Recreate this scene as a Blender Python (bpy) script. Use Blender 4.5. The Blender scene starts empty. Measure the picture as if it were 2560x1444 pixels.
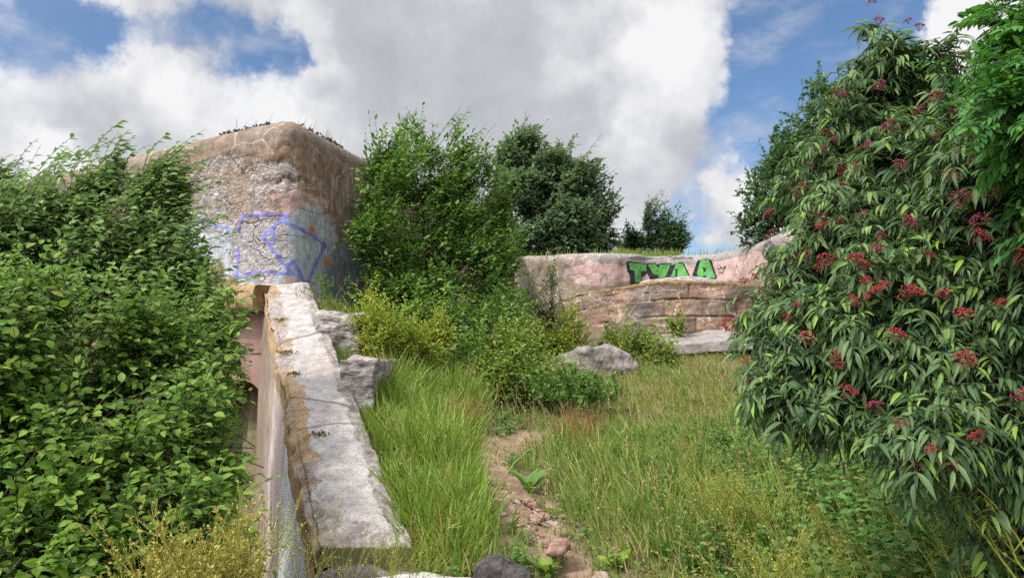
import bpy, bmesh, math, random
import numpy as np
from mathutils import Vector
from mathutils.bvhtree import BVHTree

# ------------------------------------------------------------------ camera, world, sun, exposure
scn = bpy.context.scene
COL = scn.collection
W0, H0, FPX = 2560.0, 1444.0, 1828.0
PITCH = math.radians(4.94)
EYE = np.array((0.0, 0.0, 1.65))
cam_data = bpy.data.cameras.new("camera")
cam_data.sensor_width = 36.0
cam_data.sensor_fit = 'HORIZONTAL'
cam_data.lens = FPX * 36.0 / W0
cam_data.clip_end = 3000
cam = bpy.data.objects.new("camera", cam_data)
COL.objects.link(cam)
cam.location = EYE
cam.rotation_euler = (math.pi / 2 + PITCH, 0, 0)
scn.camera = cam

scn.view_settings.view_transform = 'Standard'
scn.view_settings.look = 'None'
scn.view_settings.gamma = 1.0
scn.view_settings.exposure = 1.08
scn.cycles.use_denoising = False
scn.cycles.max_bounces = 6
scn.cycles.diffuse_bounces = 3
scn.cycles.transmission_bounces = 3
scn.cycles.caustics_reflective = False
scn.cycles.caustics_refractive = False

SUN_EL, SUN_AZ = math.radians(50), math.radians(-128)      # azimuth clockwise from +Y
sun_dir = Vector((math.sin(SUN_AZ) * math.cos(SUN_EL), math.cos(SUN_AZ) * math.cos(SUN_EL), math.sin(SUN_EL)))
sl = bpy.data.lights.new("sun", 'SUN')
sl.energy = 2.0
sl.angle = math.radians(8)
sl.color = (1.0, 0.94, 0.86)
sun = bpy.data.objects.new("sun", sl)
COL.objects.link(sun)
sun.rotation_euler = sun_dir.to_track_quat('Z', 'Y').to_euler()


def ray(px, py):
    u, v = (px - W0 / 2) / FPX, (H0 / 2 - py) / FPX
    c, s = math.cos(PITCH), math.sin(PITCH)
    return np.array((u, c - v * s, s + v * c))


def P(px, py, d):                      # point seen at a pixel, d metres ahead
    r = ray(px, py)
    return EYE + r * (d / r[1])


def Pz(px, py, z):                     # point seen at a pixel, at height z
    r = ray(px, py)
    return EYE + r * ((z - EYE[2]) / r[2])


def proj(p):
    q = np.asarray(p) - EYE
    c, s = math.cos(PITCH), math.sin(PITCH)
    f = q[..., 1] * c + q[..., 2] * s
    v = -q[..., 1] * s + q[..., 2] * c
    return W0 / 2 + FPX * q[..., 0] / f, H0 / 2 - FPX * v / f


# ------------------------------------------------------------------ node helper
class NT:
    def __init__(s, tree):
        s.t = tree
        s.t.nodes.clear()

    def n(s, typ, **kw):
        nd = s.t.nodes.new(typ)
        for k, v in kw.items():
            setattr(nd, k, v)
        return nd

    def set(s, sock, v):
        if isinstance(v, bpy.types.NodeSocket):
            s.t.links.new(v, sock)
        elif v is not None:
            if hasattr(sock.default_value, '__len__') and not hasattr(v, '__len__'):
                v = (v,) * len(sock.default_value)
            if hasattr(v, '__len__') and len(v) == 3 and len(sock.default_value) == 4:
                v = (*v, 1.0)
            sock.default_value = v

    def m(s, op, a, b=None, c=None, clamp=False):
        nd = s.n('ShaderNodeMath', operation=op, use_clamp=clamp)
        for i, v in enumerate((a, b, c)):
            if v is not None:
                s.set(nd.inputs[i], v)
        return nd.outputs[0]

    def vm(s, op, a, b=None):
        nd = s.n('ShaderNodeVectorMath', operation=op)
        s.set(nd.inputs[0], a)
        if b is not None:
            s.set(nd.inputs[1], b)
        return nd.outputs['Value'] if op in ('DOT_PRODUCT', 'LENGTH') else nd.outputs[0]

    def step(s, x, lo, hi):
        nd = s.n('ShaderNodeMapRange', interpolation_type='SMOOTHSTEP')
        s.set(nd.inputs[0], x)
        s.set(nd.inputs[1], lo)
        s.set(nd.inputs[2], hi)
        return nd.outputs[0]

    def mix(s, f, a, b, mode='MIX'):
        nd = s.n('ShaderNodeMix', data_type='RGBA', blend_type=mode)
        s.set(nd.inputs[0], f)
        s.set(nd.inputs[6], a)
        s.set(nd.inputs[7], b)
        return nd.outputs[2]

    def noise(s, vec, scale, detail=4, rough=0.55, dist=0.0, color=False):
        nd = s.n('ShaderNodeTexNoise')
        s.set(nd.inputs['Vector'], vec)
        s.set(nd.inputs['Scale'], scale)
        s.set(nd.inputs['Detail'], detail)
        s.set(nd.inputs['Roughness'], rough)
        s.set(nd.inputs['Distortion'], dist)
        return nd.outputs[1 if color else 0]

    def edge(s, vec, scale):
        nd = s.n('ShaderNodeTexVoronoi', feature='DISTANCE_TO_EDGE')
        s.set(nd.inputs['Vector'], vec)
        s.set(nd.inputs['Scale'], scale)
        return nd.outputs['Distance']

    def attr(s, name):
        return s.n('ShaderNodeAttribute', attribute_name=name).outputs['Fac']

    def ramp(s, f, stops):
        nd = s.n('ShaderNodeValToRGB')
        s.set(nd.inputs[0], f)
        els = nd.color_ramp.elements
        while len(els) < len(stops):
            els.new(0.5)
        for e, (p, c) in zip(els, stops):
            e.position = p
            e.color = (*c, 1)
        return nd.outputs[0]

    def warp(s, vec, scale, amp, detail=3):
        c = s.noise(vec, scale, detail, color=True)
        return s.vm('ADD', vec, s.vm('MULTIPLY', s.vm('SUBTRACT', c, (0.5, 0.5, 0.5)), (amp, amp, amp)))

    def grime(s, co, col, k=1.0, pits=0.6):
        a = s.noise(co, 55 * k, 8, 0.78)
        b = s.noise(co, 9 * k, 10, 0.75)
        col = s.mix(0.85, col, s.ramp(a, [(0.3, (0.45, 0.44, 0.42)), (0.5, (1, 1, 1)), (0.72, (1.5, 1.5, 1.5))]), 'MULTIPLY')
        col = s.mix(0.8, col, s.ramp(b, [(0.3, (0.5, 0.48, 0.46)), (0.5, (1, 1, 1)), (0.7, (1.4, 1.4, 1.42))]), 'MULTIPLY')
        return s.mix(s.m('MULTIPLY', s.step(s.noise(co, 24 * k, 5, 0.8), 0.64, 0.70), pits), col, (0.06, 0.05, 0.045))

    def bump(s, h, strength=0.5, dist=0.02, normal=None):
        nd = s.n('ShaderNodeBump')
        s.set(nd.inputs['Strength'], strength)
        s.set(nd.inputs['Distance'], dist)
        s.set(nd.inputs['Height'], h)
        if normal is not None:
            s.set(nd.inputs['Normal'], normal)
        return nd.outputs[0]

    def surface(s, color, rough=0.9, normal=None, spec=0.25):
        b = s.n('ShaderNodeBsdfPrincipled')
        s.set(b.inputs['Base Color'], color)
        s.set(b.inputs['Roughness'], rough)
        s.set(b.inputs['Specular IOR Level'], spec)
        if normal is not None:
            s.set(b.inputs['Normal'], normal)
        o = s.n('ShaderNodeOutputMaterial')
        s.t.links.new(b.outputs[0], o.inputs[0])
        return b


def material(name):
    m = bpy.data.materials.new(name)
    m.use_nodes = True
    return m, NT(m.node_tree)


# ------------------------------------------------------------------ sky
world = bpy.data.worlds.new("World")
scn.world = world
world.use_nodes = True
wt = NT(world.node_tree)
BG = 0.1
sky = wt.n('ShaderNodeTexSky', sky_type='NISHITA', sun_disc=False)
sky.sun_elevation = SUN_EL
sky.sun_rotation = SUN_AZ
sky.altitude = 100
sky.air_density = 1.1
sky.dust_density = 0.6
sky.ozone_density = 1.6
dirv = wt.n('ShaderNodeTexCoord').outputs['Generated']
sep = wt.n('ShaderNodeSeparateXYZ')
wt.set(sep.inputs[0], dirv)
az = wt.m('ARCTAN2', sep.outputs[0], sep.outputs[1])
el = wt.m('ARCSINE', sep.outputs[2])
comb = wt.n('ShaderNodeCombineXYZ')
wt.set(comb.inputs[0], az)
wt.set(comb.inputs[1], el)
wv = wt.noise(dirv, 6.0, 7, 0.62, color=True)
wv = wt.vm('MULTIPLY', wt.vm('SUBTRACT', wv, (0.5, 0.5, 0.5)), (0.20, 0.15, 0.0))
wv2 = wt.noise(dirv, 16.0, 6, 0.65, color=True)
wv2 = wt.vm('MULTIPLY', wt.vm('SUBTRACT', wv2, (0.5, 0.5, 0.5)), (0.075, 0.07, 0.0))
ae = wt.vm('ADD', wt.vm('ADD', comb.outputs[0], wv), wv2)


def blob(px, py, rx, ry, amp):
    r = ray(px, py)
    r = r / np.linalg.norm(r)
    a0, e0 = math.atan2(r[0], r[1]), math.asin(r[2])
    v = wt.vm('MULTIPLY', wt.vm('SUBTRACT', ae, (a0, e0, 0)), (FPX / rx, FPX / ry, 0))
    d2 = wt.vm('DOT_PRODUCT', v, v)
    return wt.m('MULTIPLY', wt.m('EXPONENT', wt.m('MULTIPLY', d2, -1.0)), amp)


def total(items, base):
    acc = base
    for it in items:
        acc = wt.m('ADD', acc, blob(*it))
    return acc


cover_blobs = [
    (40, 100, 150, 100, -1.1), (230, 40, 140, 45, -0.75), (480, 75, 100, 40, -0.6), (650, 150, 80, 55, -1.0),
    (735, 130, 35, 75, -0.75), (560, 190, 40, 40, -0.3),
    (1985, 90, 190, 190, -1.3), (1900, 330, 130, 170, -1.25), (1800, 500, 130, 110, -1.3), (1720, 600, 90, 70, -1.1), (1780, 300, 60, 60, -0.3),
    (2250, 60, 180, 150, -1.3), (2050, 300, 150, 200, -1.2), (2000, 560, 120, 130, -0.9),
    (1150, 130, 330, 220, 0.8), (1480, 250, 200, 200, 0.6), (1790, 575, 80, 50, 2.0), (1845, 490, 75, 80, 2.5), (1890, 280, 110, 220, 0.4), (2460, 40, 110, 90, 2.4), (350, 20, 60, 25, 0.5), (250, 200, 200, 90, 0.5),
    (1760, 130, 110, 130, 0.9), (1650, 420, 120, 110, 0.5), (1830, 200, 60, 80, 0.5), (200, 420, 300, 100, 0.3),
]
n_edge = wt.noise(dirv, 11.0, 9, 0.62)
f = total(cover_blobs, 0.66)
f = wt.m('ADD', f, wt.m('MULTIPLY', wt.m('SUBTRACT', n_edge, 0.5), 2.0))
cover = wt.step(f, -0.3, 0.75)
n_wisp = wt.noise(wt.vm('MULTIPLY', dirv, (1, 1, 2.2)), 7.0, 8, 0.65)
cover = wt.m('MAXIMUM', cover, wt.m('MULTIPLY', wt.step(n_wisp, 0.42, 0.72), 0.5))
bright_blobs = [
    (1600, 130, 130, 130, 0.30), (1540, 330, 60, 80, 0.18), (1700, 80, 110, 70, 0.16), (660, 250, 110, 80, 0.34), (800, 70, 60, 130, 0.22),
    (130, 370, 60, 50, 0.30), (430, 200, 70, 60, 0.16), (250, 110, 120, 70, 0.18), (420, 280, 90, 70, 0.12), (1850, 500, 90, 100, 0.3), (2460, 40, 120, 100, 0.4),
    (1120, 180, 300, 130, -0.17), (1350, 350, 150, 200, -0.10), (960, 250, 120, 130, -0.08), (1680, 460, 120, 120, -0.05), (500, 40, 160, 60, -0.1),
    (1480, 30, 200, 80, -0.10), (60, 330, 100, 60, -0.1), (300, 360, 120, 60, -0.04),
]
n_sh = wt.noise(dirv, 5.5, 8, 0.58)
n_sh2 = wt.noise(dirv, 15.0, 6, 0.55)
br = total(bright_blobs, 0.76)
br = wt.m('ADD', br, wt.m('MULTIPLY', wt.m('SUBTRACT', n_sh, 0.5), 0.75))
br = wt.m('ADD', br, wt.m('MULTIPLY', wt.m('SUBTRACT', n_sh2, 0.5), 0.45))
cloud_col = wt.ramp(br, [(0.0, (0.30, 0.315, 0.36)), (0.35, (0.40, 0.415, 0.46)), (0.66, (0.56, 0.57, 0.61)), (0.95, (0.9, 0.9, 0.91))])
cloud_col = wt.mix(1.0, cloud_col, (4.85, 4.85, 4.85), 'MULTIPLY')
# thin cloud round the unseen sun, brightened as added soft fill light
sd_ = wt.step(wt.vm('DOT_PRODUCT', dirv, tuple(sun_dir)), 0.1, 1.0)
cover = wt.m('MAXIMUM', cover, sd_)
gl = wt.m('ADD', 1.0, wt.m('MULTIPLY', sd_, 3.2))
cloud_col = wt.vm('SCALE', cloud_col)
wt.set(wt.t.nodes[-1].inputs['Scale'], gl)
blue = wt.mix(1.0, sky.outputs[0], (0.47, 0.55, 0.64), 'MULTIPLY')
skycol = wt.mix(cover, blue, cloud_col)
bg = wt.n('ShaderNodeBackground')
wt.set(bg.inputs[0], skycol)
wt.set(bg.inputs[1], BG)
wo = wt.n('ShaderNodeOutputWorld')
wt.t.links.new(bg.outputs[0], wo.inputs[0])

# ------------------------------------------------------------------ mesh helpers


def snoise(p, freq, seed, waves=9):
    r = np.random.default_rng(seed)
    k = r.normal(size=(waves, 3))
    k *= (freq * r.uniform(0.6, 1.5, (waves, 1)) * 2 * math.pi / np.linalg.norm(k, axis=1, keepdims=True))
    ph = r.uniform(0, 6.28, waves)
    return np.sin(np.asarray(p) @ k.T + ph).sum(-1) / math.sqrt(waves) * 0.8


def fbm(p, freq, seed, octs=4, gain=0.5):
    v, a = 0, 1.0
    for i in range(octs):
        v = v + a * snoise(p, freq * 2 ** i, seed + 17 * i)
        a *= gain
    return v


def mesh_np(name, verts, faces, mat=None, parent=None, smooth=True, attrs=None):
    """faces: list of int arrays (n,k)"""
    verts = np.asarray(verts, dtype=np.float64)
    me = bpy.data.meshes.new(name)
    me.vertices.add(len(verts))
    me.vertices.foreach_set('co', verts.astype(np.float32).ravel())
    faces = [np.asarray(f, dtype=np.int32) for f in faces if len(f)]
    loops = np.concatenate([f.ravel() for f in faces])
    tot = np.concatenate([np.full(len(f), f.shape[1], np.int32) for f in faces])
    st = np.concatenate(([0], np.cumsum(tot)[:-1])).astype(np.int32)
    me.loops.add(len(loops))
    me.loops.foreach_set('vertex_index', loops)
    me.polygons.add(len(tot))
    me.polygons.foreach_set('loop_start', st)
    me.polygons.foreach_set('loop_total', tot)
    me.polygons.foreach_set('use_smooth', np.full(len(tot), smooth))
    me.update(calc_edges=True)
    me.validate()
    for k, v in (attrs or {}).items():
        a = me.attributes.new(k, 'FLOAT', 'POINT')
        a.data.foreach_set('value', np.asarray(v, dtype=np.float32))
    o = bpy.data.objects.new(name, me)
    COL.objects.link(o)
    if mat is not None:
        me.materials.append(mat)
    if parent is not None:
        o.parent = parent
        o.matrix_parent_inverse = parent.matrix_basis.inverted()
    return o


def tag(o, label=None, cat=None, group=None, kind=None):
    for k, v in (('label', label), ('category', cat), ('group', group), ('kind', kind)):
        if v:
            o[k] = v
    return o


def empty(name, loc, label, cat, group=None):
    o = bpy.data.objects.new(name, None)
    COL.objects.link(o)
    o.location = tuple(loc)
    o.empty_display_size = 0.1
    return tag(o, label, cat, group)


def grid_faces(nu, nv, flip=False):
    i = np.arange(nu * nv).reshape(nu, nv)
    q = np.stack([i[:-1, :-1], i[1:, :-1], i[1:, 1:], i[:-1, 1:]], -1).reshape(-1, 4)
    return q[:, ::-1] if flip else q


def nrm(v):
    return v / np.maximum(np.linalg.norm(v, axis=-1, keepdims=True), 1e-9)


def tubes(paths, rad, k=5):
    paths = np.asarray(paths, float)
    rad = np.asarray(rad, float)
    n, m, _ = paths.shape
    t = np.gradient(paths, axis=1)
    t = nrm(t)
    ref = np.tile(np.array((0.31, 0.87, 0.12)), (n, m, 1))
    a = nrm(np.cross(t, ref))
    b = np.cross(t, a)
    ang = np.arange(k) * 2 * math.pi / k
    v = paths[:, :, None] + rad[:, :, None, None] * (a[:, :, None] * np.cos(ang)[:, None] + b[:, :, None] * np.sin(ang)[:, None])
    base = (np.arange(n) * m * k)[:, None, None]
    i = np.arange(m - 1)[:, None] * k
    j = np.arange(k)
    q = np.stack([i + j, i + (j + 1) % k, i + k + (j + 1) % k, i + k + j], -1)
    q = (base[..., None] + q[None]).reshape(-1, 4)
    return v.reshape(-1, 3), q


class Geo:
    def __init__(s):
        s.v, s.f, s.n = [], [], 0

    def add(s, v, *faces):
        s.v.append(v)
        for f in faces:
            s.f.append(np.asarray(f) + s.n)
        s.n += len(v)

    def build(s, name, mat, parent=None, smooth=True, attrs=None):
        ks = {}
        for f in s.f:
            ks.setdefault(f.shape[1], []).append(f)
        return mesh_np(name, np.concatenate(s.v), [np.concatenate(x) for x in ks.values()], mat, parent, smooth, attrs)


# leaf templates: columns x (side), y (along), z (normal); triangles
def leaf_tpl(ys, ws, fold=0.12, droop=0.25):
    v, t = [(0, 0, 0)], []
    prev = (0,)
    for y, w in zip(ys, ws):
        i = len(v)
        z = -droop * y * y
        v += [(-w, y, z + fold * w), (0, y, z), (w, y, z + fold * w)]
        cur = (i, i + 1, i + 2)
        if len(prev) == 1:
            t += [(prev[0], cur[1], cur[0]), (prev[0], cur[2], cur[1])]
        else:
            for a in (0, 1):
                t += [(prev[a], prev[a + 1], cur[a + 1]), (prev[a], cur[a + 1], cur[a])]
        prev = cur
    i = len(v)
    v.append((0, 1, -droop))
    t += [(prev[0], prev[1], i), (prev[1], prev[2], i)]
    return np.array(v, float), np.array(t)


OVATE = leaf_tpl((0.25, 0.55, 0.82), (0.24, 0.29, 0.14), 0.35, 0.22)
ELLIP = leaf_tpl((0.3, 0.7), (0.19, 0.17), 0.3, 0.2)
LANCE = leaf_tpl((0.2, 0.45, 0.72), (0.12, 0.155, 0.1), 0.45, 0.38)
SIMPLE = leaf_tpl((0.45,), (0.24,), 0.3, 0.2)
SMALL = leaf_tpl((0.5,), (0.3,), 0.2, 0.15)


def leaves(tpl, pos, axis, normal, size, width=1.0):
    tv, tf = tpl
    axis = nrm(axis)
    side = nrm(np.cross(axis, normal))
    nn = np.cross(side, axis)
    size = np.asarray(size).reshape(-1, 1, 1)
    v = pos[:, None] + size * (tv[None, :, 0:1] * width * side[:, None] + tv[None, :, 1:2] * axis[:, None] + tv[None, :, 2:3] * nn[:, None])
    f = tf[None] + (np.arange(len(pos)) * len(tv))[:, None, None]
    return v.reshape(-1, 3), f.reshape(-1, 3)


def E(px, py, rx, ry, d, rd=None):
    k = d / FPX
    return (P(px, py, d), np.array((rx * k, rd if rd is not None else 0.5 * (rx + ry) * k, ry * k)))


def crown_tips(ells, n, rng, shell=0.45, front=0.7, lump=0.12, gap=-0.55, gapfreq=1.2, seed=1):
    cs = np.array([e[0] for e in ells])
    rs = np.array([e[1] for e in ells])
    w = (rs[:, 0] * rs[:, 2] + rs[:, 0] * rs[:, 1] + rs[:, 1] * rs[:, 2])
    out_p, out_n = [], []
    need = n
    while need > 0:
        m = need * 3
        i = rng.choice(len(ells), m, p=w / w.sum())
        d = nrm(rng.normal(size=(m, 3)))
        flip = (d[:, 1] > 0) & (rng.random(m) < (front - 0.5) * 2)
        d[flip, 1] *= -1
        r = rng.uniform(shell, 1, m) ** 0.6
        p = cs[i] + d * rs[i] * r[:, None]
        nn = nrm(d / rs[i])
        rel = np.linalg.norm((p[:, None] - cs[None]) / rs[None], axis=2).min(1)
        keep = (rel > 0.8) | (rng.random(m) < 0.45)
        keep &= snoise(p, gapfreq, seed) > gap
        p = p + nn * (lump * snoise(p, gapfreq * 1.7, seed + 5))[:, None]
        out_p.append(p[keep])
        out_n.append(nn[keep])
        need -= keep.sum()
    return np.concatenate(out_p)[:n], np.concatenate(out_n)[:n]


WIND = np.array((1.0, 0.1, 0.0))


def shrub(name, label, cat, root, ells, ntwig, tpl, size, nleaf, twig, mat, wood, seed, wind=0.0, up=0.5, droop=0.15,
          shell=0.45, front=0.72, lump=0.12, gap=-0.6, gapfreq=1.0, nlimb=26, limb_r=0.03, group=None, width=1.0,
          parts=('trunk', 'crown'), spread=0.25, ztop=None, angle=0.9, trunks=1, shoots=0.3):
    rng = np.random.default_rng(seed)
    root = np.asarray(root, float)
    e = empty(name, root, label, cat, group)
    bpy.context.view_layer.update()
    tip, nn = crown_tips(ells, ntwig, rng, shell, front, lump, gap, gapfreq, seed)
    L = twig * rng.uniform(0.6, 1.4, ntwig)
    sh_ = (nn[:, 2] > 0.25) & (rng.random(ntwig) < shoots)
    tip = tip + sh_[:, None] * (np.array((0, 0, 1.0)) + WIND * wind * 0.5 + rng.normal(size=(ntwig, 3)) * 0.2) * (twig * rng.uniform(0.2, 0.9, ntwig))[:, None]
    L = np.where(sh_, L * 1.5, L)
    zr = (tip[:, 2] - tip[:, 2].min()) / max(np.ptp(tip[:, 2]), 1e-6)
    wz = wind * (0.35 + 0.9 * zr)
    d = nrm(nn * 0.8 + np.array((0, 0, up)) + WIND * wz[:, None] + rng.normal(size=(ntwig, 3)) * 0.35)
    bend = nrm(d + WIND * (wz * 0.7)[:, None] + np.array((0, 0, -droop)) + rng.normal(size=(ntwig, 3)) * 0.12)
    base = tip - d * (L * 0.7)[:, None]
    # twig curve: quadratic
    mid = base + d * (L * 0.5)[:, None]
    end = mid + bend * (L * 0.5)[:, None]
    ts = np.linspace(0, 1, 4)
    tw = (1 - ts)[None, :, None] ** 2 * base[:, None] + 2 * (ts * (1 - ts))[None, :, None] * mid[:, None] + (ts ** 2)[None, :, None] * end[:, None]
    g = Geo()
    tr = limb_r * 0.13
    v, q = tubes(tw, np.broadcast_to(np.array((1.2, 0.9, 0.65, 0.3)) * tr, (ntwig, 4)), 3)
    g.add(v, q)
    # limbs
    k = min(nlimb, ntwig)
    pick = rng.choice(ntwig, k, replace=False)
    rt = root + rng.normal(size=(k, 3)) * np.array((spread, spread, 0.0))
    if trunks == 1:
        fork = root + np.array((0, 0, 0.35 * (np.mean(tip[:, 2]) - root[2])))
        v, q = tubes(np.stack([root, 0.5 * (root + fork) + rng.normal(size=3) * 0.05, fork])[None], np.array([[1.6, 1.3, 1.1]]) * limb_r * 2, 8)
        g.add(v, q)
        rt = fork + rng.normal(size=(k, 3)) * 0.04
    tgt = base[pick]
    ctrl = rt + (tgt - rt) * np.array((0.35, 0.35, 0.65)) + rng.normal(size=(k, 3)) * 0.12
    ts = np.linspace(0, 1, 9)
    lp = (1 - ts)[None, :, None] ** 2 * rt[:, None] + 2 * (ts * (1 - ts))[None, :, None] * ctrl[:, None] + (ts ** 2)[None, :, None] * tgt[:, None]
    lp[:, 1:-1] += rng.normal(size=(k, 7, 3)) * 0.018
    v, q = tubes(lp, np.linspace(1, 0.16, 9)[None] * (limb_r * rng.uniform(0.5, 1.1, k))[:, None], 6)
    g.add(v, q)
    g.build(parts[0], wood, e)
    # leaves
    j = np.tile(np.arange(nleaf), ntwig)
    t = np.repeat(np.arange(ntwig), nleaf)
    s = np.clip(0.12 + 0.88 * (j + rng.uniform(0, 0.8, len(j))) / nleaf, 0, 1)
    S = s[:, None]
    pos = (1 - S) ** 2 * base[t] + 2 * S * (1 - S) * mid[t] + S ** 2 * end[t]
    td = nrm((1 - S) * (mid[t] - base[t]) + S * (end[t] - mid[t]))
    sd = nrm(np.cross(td, np.array((0, 0, 1.0)) + rng.normal(size=(len(j), 3)) * 0.25))
    sd = sd * np.where(j % 2 == 0, 1, -1)[:, None]
    a = angle * rng.uniform(0.6, 1.2, len(j))[:, None] * (1 - 0.55 * S ** 3)
    ax = td * np.cos(a) + sd * np.sin(a) + np.array((0, 0, -droop)) + WIND * (wz[t] * 0.6)[:, None] + rng.normal(size=(len(j), 3)) * 0.22
    nm = np.array((0, -0.25, 1.0)) + td * 0.2 + rng.normal(size=(len(j), 3)) * 0.4
    sz = size * rng.uniform(0.6, 1.2, len(j)) * (1 - 0.3 * S[:, 0] ** 4)
    v, f = leaves(tpl, pos, ax, nm, sz, width)
    mesh_np(parts[1], v, [f], mat, e)
    return e


# ------------------------------------------------------------------ terrain
WX0, WK = 1.084, -0.3993              # centre line of the sloping wall: x = WX0 + WK*y
CORNER = np.array((-3.64, 11.71))
LD = nrm(np.array((-0.855, 0.519)))   # along the entrance front, away from the corner
RD = nrm(np.array((0.283, 0.959)))    # along the flank, away from the corner


def walltop(y):
    return 0.24 + 0.38 * (y - 5.29)


par_px = [(1283, 640), (1340, 636), (1420, 633), (1500, 629), (1560, 632), (1620, 637), (1700, 637), (1760, 632), (1830, 619), (1880, 605), (1925, 588), (1955, 576)]
PAR_Z = 4.9
par = [Pz(a, b, PAR_Z)[:2] for a, b in par_px]
par += [np.array((7.75, 18.2)), np.array((8.0, 16.5)), np.array((8.2, 15.0))]
par = np.array(par)


def catmull(pts, n):
    pts = np.asarray(pts, float)
    p = np.vstack([2 * pts[0] - pts[1], pts, 2 * pts[-1] - pts[-2]])
    seg = len(pts) - 1
    t = np.linspace(0, seg - 1e-6, n)
    i = t.astype(int)
    u = (t - i)[:, None]
    a, b, c, d = p[i], p[i + 1], p[i + 2], p[i + 3]
    return 0.5 * (2 * b + (c - a) * u + (2 * a - 5 * b + 4 * c - d) * u ** 2 + (3 * b - 3 * c + d - a) * u ** 3)


def sstep(x, a, b):
    t = np.clip((x - a) / (b - a), 0, 1)
    return t * t * (3 - 2 * t)


def terrain(x, y, bumps=True):
    x, y = np.asarray(x, float), np.asarray(y, float)
    z = np.interp(y, [-50, 0, 5, 7, 10, 14, 18, 21, 80], [0, 0, 0, .33, .80, 1.45, 2.05, 2.3, 2.3])
    xc = WX0 + WK * y
    # bank against the right side of the sloping wall and the flank
    tgt = np.where(y < 11.9, walltop(y) - np.interp(y, [5, 8, 11], [0.12, 0.3, 0.25]), 2.45)
    edge = np.where(y < 11.9, xc + 0.3, CORNER[0] + (y - CORNER[1]) * RD[0] / RD[1])
    fall = np.exp(-np.clip(x - edge, 0, None) ** 2 / (1.15 + 0.10 * np.clip(y - 6, 0, 8)) ** 2)
    z = z + np.clip(tgt - z, 0, None) * fall * sstep(y, 4.8, 6.0) * (1 - sstep(y, 18, 24))
    if bumps:
        p = np.stack([x, y, 0 * x], -1)
        z = z + 0.035 * snoise(p, 0.7, 3) * sstep(y, 3, 7) + 0.015 * snoise(p, 2.2, 4)
    # court in front of the entrance
    yf = CORNER[1] + (CORNER[0] - x) * (LD[1] / -LD[0])
    pit = -2.2 * sstep(y, 2.2, 7.5)
    inpit = (x < xc) & (y < yf + 0.6)
    z = np.where(inpit, pit, z)
    z = np.where((x < xc) & (y >= yf + 0.6), 2.2, z)
    # embankment behind the parapet
    ypar = np.interp(x, par[:8, 0], par[:8, 1])
    back = (y > ypar + 0.45) & (x > -1)
    z = np.where(back, 4.55, z)
    z = np.where((x > 8.6) & (y > 14), np.maximum(z, 1.9 + 2.6 * sstep(x, 8.6, 12)), z)
    return z


def G(px, py):
    r = ray(px, py)
    d = np.arange(1.5, 40, 0.01)
    pts = EYE + r * (d / r[1])[:, None]
    z = terrain(pts[:, 0], pts[:, 1])
    hit = np.nonzero(pts[:, 2] <= z)[0]
    i = hit[0] if len(hit) else len(d) - 1
    return np.array((pts[i, 0], pts[i, 1], z[i]))


path_px = [(1500, 1600), (1440, 1440), (1390, 1370), (1350, 1310), (1310, 1260), (1285, 1215), (1225, 1170), (1235, 1135), (1290, 1105), (1340, 1085)]
path_w = np.array([G(a, b) for a, b in path_px])
path_d = catmull(path_w[:, :2], 120)


def path_dist(x, y):
    p = np.stack([x, y], -1)
    return np.sqrt(((p[..., None, :] - path_d) ** 2).sum(-1)).min(-1)


xs = np.concatenate([[-600, -200, -80, -40, -25, -18], np.arange(-13, 13, 0.11), [14, 16, 20, 28, 45, 90, 220, 600]])
ys = np.concatenate([[-300, -80, -25, -8, -3], np.arange(0, 26.5, 0.11), [28, 31, 36, 45, 60, 90, 150, 300, 900]])
gx, gy = np.meshgrid(xs, ys, indexing='ij')
gz = terrain(gx, gy)
soil = np.exp(-(path_dist(gx, gy) / (0.12 + 0.010 * gy)) ** 2)
soil = np.maximum(soil, 0.45 * np.exp(-((gx - 2.6) / 1.8) ** 2 - ((gy - 11.3) / 1.6) ** 2))

m_ground, g = material("soil")
co = g.n('ShaderNodeTexCoord').outputs['Object']
n1 = g.noise(co, 1.3, 6, 0.6)
n2 = g.noise(co, 9, 6, 0.65)
n3 = g.noise(co, 45, 4, 0.6)
earth = g.ramp(n2, [(0.25, (0.14, 0.085, 0.055)), (0.5, (0.25, 0.16, 0.11)), (0.75, (0.36, 0.26, 0.18))])
litter = g.ramp(n2, [(0.25, (0.05, 0.05, 0.02)), (0.5, (0.12, 0.10, 0.05)), (0.8, (0.2, 0.17, 0.09))])
fac = g.step(g.m('ADD', g.attr('soil'), g.m('MULTIPLY', g.m('SUBTRACT', n1, 0.5), 0.7)), 0.25, 0.6)
colr = g.mix(fac, litter, earth)
colr = g.mix(g.step(n3, 0.45, 0.75), colr, g.mix(0.5, colr, (0.3, 0.25, 0.18)))
g.surface(colr, 0.95, g.bump(g.m('ADD', n2, g.m('MULTIPLY', n3, 0.5)), 0.8, 0.03))
ground = mesh_np("ground", np.stack([gx, gy, gz], -1).reshape(-1, 3), [grid_faces(len(xs), len(ys))], m_ground, attrs={'soil': soil.ravel()})
tag(ground, "rough grassy ground with patches of reddish bare soil", "ground", kind="structure")


def ell_mask(px, py, items):
    m = np.zeros(np.shape(px))
    for (cx, cy, rx, ry, a) in items:
        m = np.maximum(m, a * np.exp(-(((px - cx) / rx) ** 2 + ((py - cy) / ry) ** 2) ** 2))
    return m


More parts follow.
